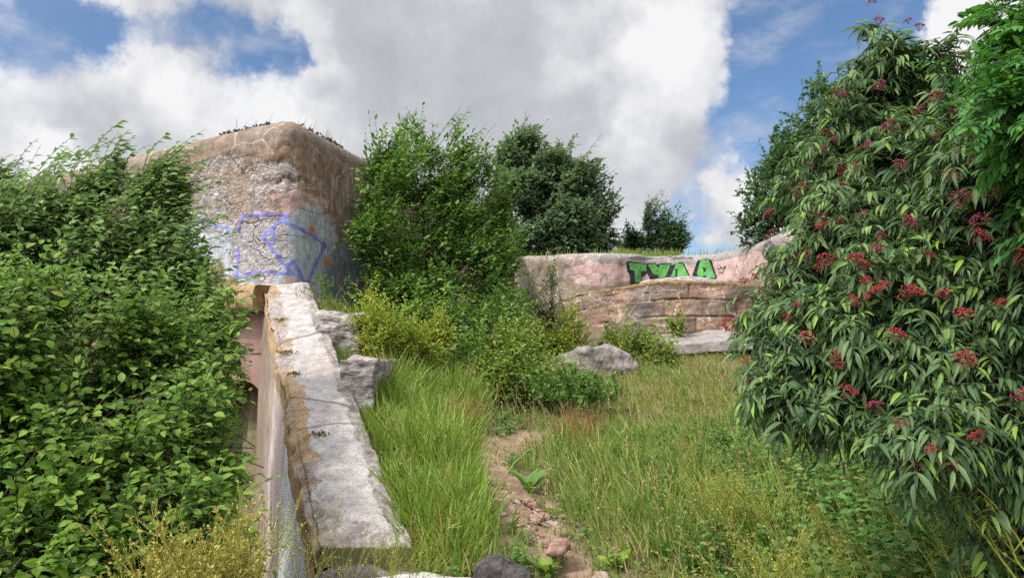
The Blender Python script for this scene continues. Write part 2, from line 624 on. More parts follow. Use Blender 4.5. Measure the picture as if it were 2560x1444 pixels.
# ------------------------------------------------------------------ concrete materials
def concrete_bunker():
    m, g = material("weathered_casemate_concrete")
    co = g.n('ShaderNodeTexCoord').outputs['Object']
    big = g.noise(co, 0.9, 6, 0.6)
    med = g.noise(co, 4.0, 7, 0.62)
    fine = g.noise(co, 26.0, 6, 0.65)
    lay = g.noise(g.vm('MULTIPLY', co, (11, 11, 34)), 1.0, 7, 0.66, 0.9)     # layered flaking
    jit = g.m('ADD', g.m('MULTIPLY', g.m('SUBTRACT', med, 0.5), 0.9), g.m('MULTIPLY', g.m('SUBTRACT', fine, 0.5), 0.35))

    def zone(name, lo=0.42, hi=0.54):
        return g.step(g.m('ADD', g.attr(name), jit), lo, hi)
    brown = g.ramp(med, [(0.25, (0.12, 0.077, 0.053)), (0.5, (0.215, 0.145, 0.10)), (0.72, (0.30, 0.225, 0.175))])
    brown = g.mix(g.step(big, 0.45, 0.7), brown, (0.225, 0.185, 0.155))
    # pale vertical drips
    dr = g.noise(g.vm('MULTIPLY', co, (16, 16, 0.7)), 1.0, 3, 0.6)
    dm = g.m('MULTIPLY', g.step(dr, 0.56, 0.62), g.step(g.m('ADD', g.attr('drip'), g.m('MULTIPLY', jit, 0.6)), 0.3, 0.6))
    col = g.mix(g.m('MULTIPLY', dm, 0.65), brown, (0.50, 0.44, 0.38))
    dk = g.noise(g.vm('MULTIPLY', co, (7, 7, 0.5)), 1.0, 4, 0.6)
    col = g.mix(g.m('MULTIPLY', g.step(dk, 0.5, 0.72), 0.45), col, (0.085, 0.064, 0.052))
    # grey weathered upper edge
    col = g.mix(g.m('MULTIPLY', zone('top'), 0.55), col, g.ramp(med, [(0.3, (0.14, 0.11, 0.09)), (0.7, (0.25, 0.20, 0.17))]))
    pink = g.ramp(med, [(0.25, (0.30, 0.19, 0.16)), (0.55, (0.42, 0.30, 0.275)), (0.8, (0.46, 0.38, 0.37))])
    col = g.mix(zone('pink'), col, pink)
    pale = g.ramp(g.noise(g.vm('MULTIPLY', co, (9, 9, 2.5)), 1.0, 6, 0.65), [(0.25, (0.20, 0.215, 0.235)), (0.5, (0.32, 0.345, 0.38)), (0.75, (0.45, 0.475, 0.50))])
    col = g.mix(zone('pale'), col, pale)
    gry = g.ramp(med, [(0.3, (0.11, 0.115, 0.13)), (0.7, (0.20, 0.20, 0.21))])
    col = g.mix(g.m('MULTIPLY', zone('grey'), 0.8), col, gry)
    rz = zone('rough')
    stone = g.ramp(lay, [(0.30, (0.07, 0.058, 0.05)), (0.44, (0.21, 0.165, 0.135)), (0.54, (0.36, 0.33, 0.315)), (0.66, (0.60, 0.59, 0.585))])
    stone = g.mix(g.step(big, 0.45, 0.6), stone, g.mix(0.5, stone, (0.27, 0.175, 0.10)))
    white = g.ramp(lay, [(0.30, (0.08, 0.066, 0.058)), (0.43, (0.25, 0.225, 0.21)), (0.55, (0.42, 0.405, 0.405)), (0.7, (0.60, 0.59, 0.59))])
    stone = g.mix(g.step(g.m('ADD', g.attr('white'), jit), 0.35, 0.6), stone, white)
    col = g.mix(rz, col, stone)
    fr = g.edge(g.warp(g.vm('MULTIPLY', co, (0.55, 0.55, 1.5)), 2.2, 0.45), 1.7)
    col = g.mix(g.m('MULTIPLY', g.m('SUBTRACT', 1.0, g.step(fr, 0.004, 0.022)), g.m('MULTIPLY', g.step(big, 0.42, 0.52), g.m('ADD', g.m('MULTIPLY', rz, 0.75), 0.1))), col, (0.045, 0.035, 0.03))
    bz = g.n('ShaderNodeSeparateXYZ')
    g.set(bz.inputs[0], g.warp(co, 1.4, 0.04))
    bl_ = g.m('ABSOLUTE', g.m('SUBTRACT', g.m('FRACT', g.m('MULTIPLY', bz.outputs[2], 2.1)), 0.5))
    bm_ = g.m('MULTIPLY', g.m('SUBTRACT', 1.0, g.step(bl_, 0.008, 0.03)), g.step(big, 0.44, 0.6))
    col = g.mix(g.m('MULTIPLY', bm_, 0.55), col, (0.07, 0.052, 0.042))
    # lime cracks
    ce = g.edge(g.warp(co, 3.0, 0.35), 1.15)
    cm = g.m('MULTIPLY', g.m('SUBTRACT', 1.0, g.step(ce, 0.004, 0.016)), g.step(big, 0.4, 0.55))
    col = g.mix(g.m('MULTIPLY', cm, g.m('SUBTRACT', 0.75, g.m('MULTIPLY', rz, 0.75), clamp=True)), col, (0.48, 0.40, 0.33))
    # moss spots
    col = g.mix(g.m('MULTIPLY', g.step(g.noise(co, 2.6, 6, 0.7), 0.66, 0.74), 0.7), col, (0.13, 0.095, 0.03))
    col = g.grime(co, col, 0.8)
    h = g.m('ADD', g.m('MULTIPLY', fine, 0.35), g.m('MULTIPLY', g.m('MULTIPLY', lay, rz), 2.2))
    h = g.m('ADD', h, g.m('MULTIPLY', med, 0.5))
    g.surface(col, 0.92, g.bump(h, 0.7, 0.045))
    return m


def concrete_wing():
    m, g = material("cement_topped_wall_concrete")
    co = g.n('ShaderNodeTexCoord').outputs['Object']
    med = g.noise(co, 5.0, 7, 0.62)
    fine = g.noise(co, 40.0, 5, 0.65)
    big = g.noise(co, 1.6, 5, 0.6)
    u, top, v = g.attr('across'), g.attr('top'), g.attr('along')
    j1 = g.m('MULTIPLY', g.m('SUBTRACT', g.noise(co, 2.4, 6, 0.6), 0.5), 0.75)
    ochre = g.ramp(med, [(0.25, (0.20, 0.125, 0.06)), (0.5, (0.32, 0.215, 0.115)), (0.75, (0.40, 0.31, 0.22))])
    rub = g.ramp(g.noise(co, 14, 6, 0.7), [(0.3, (0.11, 0.092, 0.08)), (0.5, (0.26, 0.23, 0.21)), (0.7, (0.40, 0.37, 0.35))])
    cem = g.ramp(med, [(0.22, (0.22, 0.19, 0.175)), (0.5, (0.34, 0.32, 0.305)), (0.75, (0.40, 0.39, 0.38))])
    cem = g.mix(g.m('MULTIPLY', g.step(big, 0.5, 0.68), 0.6), cem, (0.30, 0.245, 0.215))
    cem = g.mix(g.m('MULTIPLY', g.step(fine, 0.62, 0.74), 0.35), cem, (0.25, 0.22, 0.2))
    uj = g.m('ADD', u, j1)
    lo = g.step(g.m('ADD', uj, g.m('MULTIPLY', g.m('SUBTRACT', g.noise(co, 17, 5, 0.7), 0.5), 0.16)), 0.22, 0.25)
    hi = g.m('SUBTRACT', 1.0, g.step(g.m('ADD', u, g.m('MULTIPLY', j1, 0.55)), 0.80, 0.84))
    cap = g.m('MULTIPLY', lo, hi)
    # the near end of the cap has broken away
    cap = g.m('MULTIPLY', cap, g.step(g.m('ADD', v, g.m('MULTIPLY', j1, 1.3)), 0.30, 0.42))
    edge_c = g.mix(g.step(u, 0.35, 0.6), g.mix(g.step(g.noise(co, 1.1, 4), 0.46, 0.6), ochre, rub), rub)
    topc = g.mix(cap, edge_c, cem)
    # transverse cracks in the cap
    ce = g.edge(g.warp(g.vm('MULTIPLY', co, (0.22, 1.0, 0.5)), 3.0, 0.10), 0.42)
    topc = g.mix(g.m('MULTIPLY', g.m('SUBTRACT', 1.0, g.step(ce, 0.002, 0.007)), 0.8), topc, (0.12, 0.10, 0.09))
    # painted left face
    st = g.noise(g.vm('MULTIPLY', co, (3.5, 3.5, 1.3)), 1.0, 7, 0.65)
    pinkf = g.ramp(st, [(0.3, (0.27, 0.21, 0.18)), (0.5, (0.43, 0.36, 0.335)), (0.7, (0.52, 0.465, 0.45))])
    bluef = g.ramp(st, [(0.3, (0.36, 0.37, 0.38)), (0.5, (0.50, 0.54, 0.55)), (0.72, (0.62, 0.66, 0.66))])
    face = g.mix(g.step(g.m('ADD', v, g.m('MULTIPLY', j1, 1.6)), 2.6, 2.2), pinkf, bluef)
    face = g.mix(g.step(g.m('ADD', v, j1), 3.6, 5.2), face, g.ramp(st, [(0.3, (0.13, 0.10, 0.075)), (0.7, (0.25, 0.195, 0.145))]))
    face = g.mix(g.m('MULTIPLY', g.step(g.noise(g.vm('MULTIPLY', co, (12, 12, 2.6)), 1, 5, 0.7), 0.63, 0.68), 0.8), face, (0.09, 0.085, 0.085))
    face = g.mix(g.step(g.m('ADD', g.attr('lip'), g.m('MULTIPLY', j1, 0.5)), 0.35, 0.5), face, ochre)
    col = g.mix(top, face, topc)
    mg = g.step(g.m('ADD', g.attr('moss'), g.m('MULTIPLY', j1, 1.2)), 0.42, 0.6)
    col = g.mix(top, col, g.grime(co, col, 0.9, 0.3))
    col = g.mix(mg, col, g.ramp(med, [(0.3, (0.03, 0.032, 0.012)), (0.7, (0.10, 0.095, 0.03))]))
    h = g.m('ADD', g.m('MULTIPLY', fine, 0.3), g.m('MULTIPLY', cap, 0.9))
    h = g.m('ADD', h, g.m('MULTIPLY', g.m('MULTIPLY', g.noise(co, 13, 6, 0.7), g.m('SUBTRACT', 1.0, cap)), 1.6))
    h = g.m('MULTIPLY', h, g.m('ADD', 0.2, g.m('MULTIPLY', top, 0.8)))
    g.surface(col, 0.9, g.bump(h, 0.8, 0.025))
    return m


def concrete_parapet():
    m, g = material("painted_parapet_concrete")
    co = g.n('ShaderNodeTexCoord').outputs['Object']
    med = g.noise(co, 2.6, 7, 0.65)
    fine = g.noise(co, 16, 6, 0.65)
    j = g.m('ADD', g.m('MULTIPLY', g.m('SUBTRACT', g.noise(co, 1.3, 7, 0.65), 0.5), 1.0), 0.0)
    base = g.ramp(med, [(0.25, (0.15, 0.115, 0.085)), (0.5, (0.245, 0.195, 0.15)), (0.75, (0.33, 0.28, 0.235))])
    pink = g.ramp(med, [(0.25, (0.34, 0.22, 0.19)), (0.5, (0.47, 0.325, 0.30)), (0.75, (0.53, 0.42, 0.40))])
    pink = g.mix(g.m('MULTIPLY', g.step(g.noise(co, 3.1, 6, 0.7), 0.60, 0.70), 0.8), pink, (0.24, 0.19, 0.16))
    col = g.mix(g.step(g.m('ADD', g.attr('pink'), j), 0.38, 0.5), base, pink)
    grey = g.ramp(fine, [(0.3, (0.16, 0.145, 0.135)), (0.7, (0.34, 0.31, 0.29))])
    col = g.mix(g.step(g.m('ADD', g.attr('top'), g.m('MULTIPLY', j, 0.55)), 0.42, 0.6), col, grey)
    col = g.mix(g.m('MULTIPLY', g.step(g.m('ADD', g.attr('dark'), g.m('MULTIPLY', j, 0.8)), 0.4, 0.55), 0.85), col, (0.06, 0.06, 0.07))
    ce = g.edge(g.warp(co, 1.8, 0.5), 0.8)
    col = g.mix(g.m('MULTIPLY', g.m('SUBTRACT', 1.0, g.step(ce, 0.005, 0.018)), 0.6), col, (0.45, 0.39, 0.35))
    st = g.noise(g.vm('MULTIPLY', co, (5, 5, 0.5)), 1.0, 5, 0.65)
    col = g.mix(g.m('MULTIPLY', g.step(st, 0.54, 0.75), 0.4), col, (0.15, 0.115, 0.09))
    col = g.grime(co, col, 0.5)
    g.surface(col, 0.92, g.bump(g.m('ADD', fine, med), 0.6, 0.04))
    return m


def concrete_drum():
    m, g = material("cracked_brown_rendered_blocks")
    co = g.n('ShaderNodeTexCoord').outputs['Object']
    med = g.noise(co, 2.2, 7, 0.65)
    fine = g.noise(co, 15, 6, 0.65)
    big = g.noise(g.vm('MULTIPLY', co, (1, 1, 0.5)), 0.9, 5, 0.6)
    base = g.ramp(med, [(0.25, (0.145, 0.105, 0.085)), (0.5, (0.25, 0.175, 0.135)), (0.75, (0.35, 0.27, 0.225))])
    base = g.mix(g.step(big, 0.48, 0.62), base, g.ramp(med, [(0.3, (0.12, 0.105, 0.10)), (0.7, (0.24, 0.205, 0.19))]))
    # pale lime along the block joints and cracks
    wv = g.warp(co, 2.8, 0.6, 5)
    ce = g.edge(g.vm('MULTIPLY', wv, (1.0, 0.5, 1.25)), 1.25)
    cm = g.m('SUBTRACT', 1.0, g.step(ce, 0.006, 0.03))
    col = g.mix(g.m('MULTIPLY', cm, g.m('MULTIPLY', g.step(med, 0.36, 0.54), 0.9)), base, (0.50, 0.42, 0.35))
    spz = g.n('ShaderNodeSeparateXYZ')
    g.set(spz.inputs[0], g.warp(co, 0.8, 0.22))
    crs = g.m('ABSOLUTE', g.m('SUBTRACT', g.m('FRACT', g.m('MULTIPLY', spz.outputs[2], 1.75)), 0.5))
    joint = g.m('MULTIPLY', g.m('SUBTRACT', 1.0, g.step(crs, 0.012, 0.045)), g.step(g.noise(co, 1.5, 3), 0.62, 0.68))
    col = g.mix(0.5, col, g.mix(1.0, col, g.ramp(g.attr('block'), [(0.0, (0.55, 0.55, 0.58)), (0.5, (1.0, 1.0, 1.0)), (1.0, (1.45, 1.25, 1.1))]), 'MULTIPLY'))
    col = g.mix(joint, col, (0.06, 0.045, 0.035))
    ja = g.attr('joint')
    col = g.mix(g.m('MULTIPLY', ja, 0.75), col, g.mix(g.step(g.noise(co, 1.7, 4), 0.46, 0.54), (0.05, 0.04, 0.03), (0.45, 0.38, 0.32)))
    sp = g.m('MULTIPLY', g.step(g.noise(co, 2.9, 6, 0.7), 0.63, 0.69), g.m('SUBTRACT', 1.0, g.attr('top'), clamp=True))
    col = g.mix(g.m('MULTIPLY', sp, 0.7), col, (0.47, 0.41, 0.36))
    jt = g.m('MULTIPLY', g.m('SUBTRACT', med, 0.5), 1.0)
    moss = g.ramp(g.noise(co, 7, 6, 0.7), [(0.3, (0.06, 0.045, 0.03)), (0.5, (0.19, 0.115, 0.035)), (0.75, (0.30, 0.24, 0.16))])
    col = g.mix(g.step(g.m('ADD', g.attr('top'), jt), 0.4, 0.6), col, moss)
    col = g.mix(g.m('MULTIPLY', g.step(g.m('ADD', g.attr('dark'), jt), 0.4, 0.6), 0.8), col, (0.07, 0.07, 0.075))  # shade of the left end turning away, painted into the colour
    col = g.grime(co, col, 0.5)
    h = g.m('SUBTRACT', g.m('ADD', fine, med), g.m('MULTIPLY', joint, 1.2))
    g.surface(col, 0.93, g.bump(h, 0.7, 0.05))
    return m


def rock_mat(name, c0, c1, c2, scale=1.0, lichen=0.0):
    m, g = material(name)
    co = g.n('ShaderNodeTexCoord').outputs['Object']
    n = g.noise(co, 4 * scale, 8, 0.66)
    fi = g.noise(co, 28 * scale, 6, 0.7)
    col = g.ramp(n, [(0.28, c0), (0.5, c1), (0.72, c2)])
    col = g.mix(g.m('MULTIPLY', g.step(fi, 0.5, 0.7), 0.4), col, c2)
    col = g.mix(g.m('MULTIPLY', g.step(g.noise(co, 9 * scale, 5, 0.7), 0.6, 0.7), 0.5), col, tuple(x * 0.45 for x in c0))
    if lichen:
        col = g.mix(g.m('MULTIPLY', g.step(g.noise(co, 3.3, 6, 0.7), 0.56, 0.66), lichen), col, (0.26, 0.17, 0.06))
    col = g.grime(co, col, 0.8 * scale)
    g.surface(col, 0.9, g.bump(g.m('ADD', n, g.m('MULTIPLY', fi, 0.5)), 0.8, 0.03 / scale))
    return m


def plain(name, col, rough=0.85, var=0.3, scale=20):
    m, g = material(name)
    co = g.n('ShaderNodeTexCoord').outputs['Object']
    n = g.noise(co, scale, 5, 0.65)
    g.surface(g.mix(g.step(n, 0.3, 0.75), tuple(c * (1 - var) for c in col), tuple(min(1, c * (1 + var)) for c in col)), rough)
    return m


def leaf_mat(name, dark, mid, light, odd=None, trans=0.35, rough=0.5, under=None):
    m, g = material(name)
    geo = g.n('ShaderNodeNewGeometry')
    r = geo.outputs['Random Per Island']
    stops = [(0.0, dark), (0.45, mid), (0.85, light)]
    if odd:
        stops.append((0.985, odd))
    col = g.ramp(r, stops)
    co = g.n('ShaderNodeTexCoord').outputs['Object']
    patch = g.noise(co, 0.9, 3, 0.5)
    col = g.mix(g.m('MULTIPLY', g.step(patch, 0.5, 0.75), 0.35), col, light)
    if under:
        col = g.mix(g.m('MULTIPLY', geo.outputs['Backfacing'], 0.75), col, under)
    b = g.n('ShaderNodeBsdfPrincipled')
    g.set(b.inputs['Base Color'], col)
    b.inputs['Roughness'].default_value = rough
    b.inputs['Specular IOR Level'].default_value = 0.22
    t = g.n('ShaderNodeBsdfTranslucent')
    g.set(t.inputs[0], g.mix(1.0, col, (1.25, 1.35, 0.6), 'MULTIPLY'))
    mx = g.n('ShaderNodeMixShader')
    mx.inputs[0].default_value = trans
    g.t.links.new(b.outputs[0], mx.inputs[1])
    g.t.links.new(t.outputs[0], mx.inputs[2])
    o = g.n('ShaderNodeOutputMaterial')
    g.t.links.new(mx.outputs[0], o.inputs[0])
    return m


M_BUNKER, M_WING, M_PAR, M_DRUM = concrete_bunker(), concrete_wing(), concrete_parapet(), concrete_drum()
M_WOOD = plain("grey_brown_bark", (0.06, 0.048, 0.036), 0.9, 0.4, 30)
M_WOODD = plain("dark_bark", (0.035, 0.028, 0.022), 0.9, 0.4, 30)
M_STEM = plain("green_brown_stem", (0.09, 0.075, 0.035), 0.8, 0.3, 30)

# ------------------------------------------------------------------ the bunker
BZ0, BZ1 = 2.35, 5.56
bunker = empty("concrete_bunker", (CORNER[0], CORNER[1], -2.2), "massive rounded concrete bunker with blue line graffiti above the arched entrance", "bunker")
bpy.context.view_layer.update()
FR = 0.36                                  # corner radius
half = math.acos(float(LD @ RD)) / 2
tl = FR / math.tan(half)
bis = nrm(LD + RD)
cen = CORNER + bis * (FR / math.sin(half))
aL = CORNER + LD * tl
aR = CORNER + RD * tl
pl = []
for s in np.concatenate([np.linspace(11, 5, 40, endpoint=False), np.linspace(5, tl, 130)]):
    pl.append((CORNER + LD * s, -s))
vL, vR = aL - cen, aR - cen
a0 = math.atan2(vL[1], vL[0])
da = (math.atan2(vR[1], vR[0]) - a0 + math.pi) % (2 * math.pi) - math.pi
for k in range(1, 26):
    a = a0 + da * k / 26
    pl.append((cen + FR * np.array((math.cos(a), math.sin(a))), 0))
for s in np.concatenate([np.linspace(tl, 5, 110, endpoint=False), np.linspace(5, 13.2, 90)]):
    pl.append((CORNER + RD * s, s))
plan = np.array([p[0] for p in pl])
tan = nrm(np.gradient(plan, axis=0))
inn = np.stack([-tan[:, 1], tan[:, 0]], -1)            # towards the inside
if inn[5] @ bis < 0:
    inn = -inn
RT = 0.30
prof = [(0.0, z) for z in np.linspace(BZ0, BZ1 - RT, 70)]
for k in range(1, 15):
    a = k / 14 * math.pi / 2
    prof.append((RT * (1 - math.cos(a)), BZ1 - RT + RT * math.sin(a)))
prof.append((0.345, BZ1 + 0.01))
prof = np.array(prof)
V = np.zeros((len(plan), len(prof), 3))
V[..., :2] = plan[:, None] + inn[:, None] * prof[None, :, 0, None]
V[..., 2] = prof[None, :, 1]
out3 = np.zeros_like(V)
ka = np.clip((prof[:, 1] - (BZ1 - RT)) / RT, 0, 1)
out3[..., :2] = -inn[:, None] * np.sqrt(1 - ka ** 2)[None, :, None]
out3[..., 2] = ka[None]
qx, qy = proj(V)
a_rough = ell_mask(qx, qy, [(590, 450, 110, 70, 1), (690, 440, 70, 50, 0.8), (648, 620, 78, 92, 1), (530, 520, 70, 70, 0.8), (640, 520, 90, 60, 0.6), (440, 470, 120, 70, 0.7)])
a_pale = ell_mask(qx, qy, [(765, 615, 85, 105, 1), (650, 640, 130, 90, 0.8), (825, 690, 85, 90, 1.0), (520, 600, 90, 80, 0.8)])
a_pink = ell_mask(qx, qy, [(725, 520, 100, 50, 0.9), (560, 515, 120, 50, 0.85), (670, 705, 100, 22, 0.9)])
a_grey = ell_mask(qx, qy, [(875, 700, 70, 110, 1.0), (660, 430, 30, 28, 0.7)])
a_white = ell_mask(qx, qy, [(648, 620, 100, 95, 1.0), (530, 620, 90, 90, 0.9), (560, 400, 60, 40, 0.5)])
a_top = np.clip((V[..., 2] - 4.85) / 0.5, 0, 1)
a_drip = ell_mask(qx, qy, [(810, 450, 110, 90, 1.0), (720, 470, 60, 60, 0.6)])
flat = V.reshape(-1, 3)
dsp = 0.007 * fbm(flat, 0.8, 11, 5) + 0.006 * fbm(flat, 5, 12, 3)
lay = flat * np.array((2.6, 2.6, 7.5))
rr = np.clip((a_rough.ravel() + 0.18 * fbm(flat, 1.6, 31, 3) - 0.35) / 0.25, 0, 1)
dsp += rr * (-0.045 + 0.017 * np.abs(fbm(lay, 1.0, 13, 4)))
# spalled horizontal breaks near the corner
for (cx, cy, hw, dep) in ((700, 448, 75, 0.10), (715, 368, 60, 0.035), (650, 412, 50, 0.05), (740, 500, 60, 0.04), (690, 400, 45, 0.045)):
    yy = cy + 7 * np.sin(qx.ravel() * 0.05) + 5 * np.sin(qx.ravel() * 0.13)
    dy = qy.ravel() - yy
    dsp += -dep * np.exp(-((qx.ravel() - cx) / hw) ** 4) * np.exp(-np.clip(dy, 0, None) / 5) * (dy > 0)
flat = flat + out3.reshape(-1, 3) * dsp[:, None]
V = flat.reshape(V.shape)
nu, nv = V.shape[:2]
faces = [grid_faces(nu, nv)]
# flat roof slab, gently domed: fan from the inner rim to an inside point
rim = np.arange(nu) * nv + nv - 1
ci = nu * nv
roof_c = np.array([[CORNER[0] + bis[0] * 6, CORNER[1] + bis[1] * 6, BZ1 + 0.1]])
fan = np.stack([rim[:-1], rim[1:], np.full(nu - 1, ci)], -1)
AV = np.concatenate([flat, roof_c])
pad = lambda a: np.concatenate([a.ravel(), [0]])
casemate = mesh_np("wall", AV, [faces[0], fan], M_BUNKER, bunker,
                   attrs={'rough': pad(a_rough), 'white': pad(a_white), 'pale': pad(a_pale), 'pink': pad(a_pink), 'grey': pad(a_grey), 'top': pad(a_top), 'drip': pad(a_drip)})


def bvh_of(o):
    me = o.data
    return BVHTree.FromPolygons([v.co[:] for v in me.vertices], [p.vertices[:] for p in me.polygons])


def local_to_parent(o):
    return o


BV = bvh_of(casemate)


def paint(name, maskfn, box, step, bvh, off, mat, parent, soften=0.0, seed=0):
    """a skin of paint lying on a wall, traced over the wall's own surface"""
    x0, y0, x1, y1 = box
    X = np.arange(x0, x1 + step, step)
    Y = np.arange(y0, y1 + step, step)
    cx, cy = np.meshgrid(X[:-1] + step / 2, Y[:-1] + step / 2, indexing='ij')
    mk = maskfn(cx, cy)
    idx, verts, fcs = {}, [], []

    def vid(i, j):
        if (i, j) not in idx:
            r = Vector(ray(X[i], Y[j])).normalized()
            h = bvh.ray_cast(Vector(EYE), r)
            if h[0] is None:
                return None
            nv_ = h[1] if h[1].dot(r) < 0 else -h[1]
            idx[(i, j)] = len(verts)
            verts.append(h[0] + nv_ * off)
        return idx[(i, j)]
    for i, j in zip(*np.nonzero(mk)):
        q = [vid(i, j), vid(i + 1, j), vid(i + 1, j + 1), vid(i, j + 1)]
        if None not in q:
            fcs.append(q)
    return mesh_np(name, np.array([v[:] for v in verts]), [np.array(fcs)], mat, parent)


def inpoly(poly):
    poly = np.asarray(poly, float)

    def fn(x, y):
        ins = np.zeros(x.shape, bool)
        j = len(poly) - 1
        for i in range(len(poly)):
            xi, yi = poly[i]
            xj, yj = poly[j]
            c = ((yi > y) != (yj > y)) & (x < (xj - xi) * (y - yi) / (yj - yi + 1e-12) + xi)
            ins ^= c
            j = i
        return ins
    return fn


def strokes(lines, jitter=1.0, holes=0.0):
    def fn(x, y):
        best = np.zeros(x.shape, bool)
        p3 = np.stack([x, y, 0 * x], -1)
        jt = snoise(p3, 1 / 25.0, 5) * jitter
        for pts, w in lines:
            for (ax, ay), (bx, by) in zip(pts[:-1], pts[1:]):
                dx, dy = bx - ax, by - ay
                t = np.clip(((x - ax) * dx + (y - ay) * dy) / (dx * dx + dy * dy), 0, 1)
                dd = np.hypot(x - ax - t * dx, y - ay - t * dy)
                best |= dd < w / 2 + jt * 0.5
        if holes:
            best &= snoise(p3, 1 / 6.0, 9) > -1.1 + holes
        return best
    return fn


def c2(pts, s=2555 / 460.0, ox=440, oy=500):
    return [(ox + a / s, oy + b / s) for a, b in pts]


M_BLUE = plain("violet_blue_spray", (0.16, 0.17, 0.50), 0.7, 0.25, 9)
M_ORANGE = plain("orange_spray", (0.55, 0.13, 0.02), 0.6, 0.1)
bl = [
    ([(690, 588), (690, 612)], 1.3), ([(768, 706), (768, 722)], 1.4), ([(806, 632), (806, 650)], 1.2), ([(604, 585), (604, 604)], 1.2), ([(733, 688), (733, 704)], 1.2),
    (c2([(1460, 200), (1545, 205), (1215, 515), (1600, 1010)]), 8.5),
    (c2([(1470, 275), (1900, 490), (2065, 620), (1800, 1190), (1645, 840), (1575, 890)]), 7.5),
    (c2([(1360, 380), (1355, 600)]), 5.5), (c2([(1600, 1010), (1630, 1030), (1200, 995), (1000, 1030), (870, 1075)]), 6.5),
    (c2([(1240, 195), (905, 225), (870, 460)]), 6), (c2([(860, 660), (865, 800), (840, 1080)]), 6), (c2([(1120, 195), (1470, 200)]), 4),
    (c2([(280, 260), (420, 310), (600, 370), (740, 390)]), 6), (c2([(740, 390), (720, 430)]), 6),
]
paint("graffiti", strokes(bl, 2.4, 0.42), (460, 520, 830, 735), 1.4, BV, 0.006, M_BLUE, bunker)["label"] = "violet blue angular outline lettering sprayed on the corner"
for (ox, oy, rx, ry) in ((778, 574, 6, 7.5), (817, 653.5, 6, 7), (730, 709, 4, 5), (746, 714, 7.5, 11), (786.5, 585.5, 2.2, 2.6)):
    paint("paint_spot", (lambda x, y, a=ox, b=oy, c=rx, d=ry: ((x - a) / c) ** 2 + ((y - b) / d) ** 2 < 1), (ox - 14, oy - 14, ox + 14, oy + 14), 1.0, BV, 0.006, M_ORANGE, bunker)

# entrance front below the ledge: wall with an arched opening
nout = -nrm(np.array((LD[1], -LD[0]))) if (np.array((LD[1], -LD[0])) @ bis) > 0 else nrm(np.array((LD[1], -LD[0])))


def FP(s, z, o=0.0):                       # point on the entrance front
    q = CORNER + LD * s + nout * o
    return (q[0], q[1], z)


M_FACADE, g = material("pink_stained_render")
co = g.n('ShaderNodeTexCoord').outputs['Object']
med = g.noise(co, 2.4, 7, 0.65)
col = g.ramp(med, [(0.25, (0.13, 0.085, 0.075)), (0.5, (0.25, 0.145, 0.125)), (0.75, (0.32, 0.22, 0.2))])
col = g.mix(g.m('MULTIPLY', g.step(g.noise(g.vm('MULTIPLY', co, (3, 3, 0.7)), 1.0, 6, 0.7), 0.5, 0.7), 0.6), col, (0.11, 0.10, 0.095))
col = g.mix(g.step(g.noise(co, 11, 6, 0.75), 0.62, 0.72), col, (0.36, 0.29, 0.27))
spz = g.n('ShaderNodeSeparateXYZ')
g.set(spz.inputs[0], g.warp(co, 2.0, 0.06))
jl = g.m('ABSOLUTE', g.m('SUBTRACT', spz.outputs[2], 1.62))
col = g.mix(g.m('SUBTRACT', 1.0, g.step(jl, 0.008, 0.02)), col, (0.04, 0.03, 0.03))
g.surface(col, 0.93, g.bump(g.m('ADD', med, g.noise(co, 18, 5, 0.7)), 0.6, 0.03))

AR, AS, AZ, ZB, ZT = 0.78, 1.03, 0.42, -2.4, 2.36
G1 = Geo()
cols = [(-0.2, None), (AS - AR, None)]
v, q = [], []


def strip(S, zlo, zhi, o=0.0, flip=False):
    n, k = len(S), 14
    vv = []
    for s_, a_, b_ in zip(S, zlo, zhi):
        for z_ in np.linspace(a_, b_, k):
            vv.append(FP(s_, z_, o))
    G1.add(np.array(vv), grid_faces(n, k))


S1 = np.linspace(-0.3, AS - AR, 8)
strip(S1, [ZB] * 8, [ZT] * 8)
S2 = AS - AR * np.cos(np.linspace(0, math.pi, 33))
strip(S2, AZ + AR * np.sin(np.linspace(0, math.pi, 33)), [ZT] * 33)
S3 = np.linspace(AS + AR, 11, 60)
strip(S3, [ZB] * 60, [ZT] * 60)
# reveal
ring = [(AS - AR, ZB)] + [(AS - AR * math.cos(a), AZ + AR * math.sin(a)) for a in np.linspace(0, math.pi, 33)] + [(AS + AR, ZB)]
vv = np.array([FP(s_, z_, o_) for s_, z_ in ring for o_ in (0.0, -0.8, -2.6)])
G1.add(vv, grid_faces(len(ring), 3))
vv = np.array([FP(s_, z_, -2.6) for s_, z_ in ring])
G1.add(vv, np.array([[0, i, i + 1] for i in range(1, len(ring) - 1)]))
G1.build("facade", M_FACADE, bunker, smooth=False)

# ledge over the entrance
M_LEDGE = rock_mat("ochre_concrete_ledge", (0.20, 0.125, 0.055), (0.30, 0.20, 0.105), (0.40, 0.31, 0.21), 0.8, 0.3)
n = 90
sv = np.linspace(0.30, 11, n)
sec = [(-0.2, 2.74), (0.0, 2.74), (0.28, 2.735), (0.36, 2.72), (0.39, 2.66), (0.40, 2.5), (0.39, 2.38), (0.34, 2.32), (0.0, 2.31), (-0.2, 2.31)]
LV = np.array([[FP(s_, z_, o_) for o_, z_ in sec] for s_ in sv])
fl = LV.reshape(-1, 3)
fl = fl + (0.02 * fbm(fl, 1.5, 41, 4))[:, None] * np.array((nout[0], nout[1], 0.6))
endf = np.array([[i for i in range(len(sec))][::-1]])
mesh_np("ledge", fl, [grid_faces(n, len(sec)), endf], M_LEDGE, bunker, smooth=True)

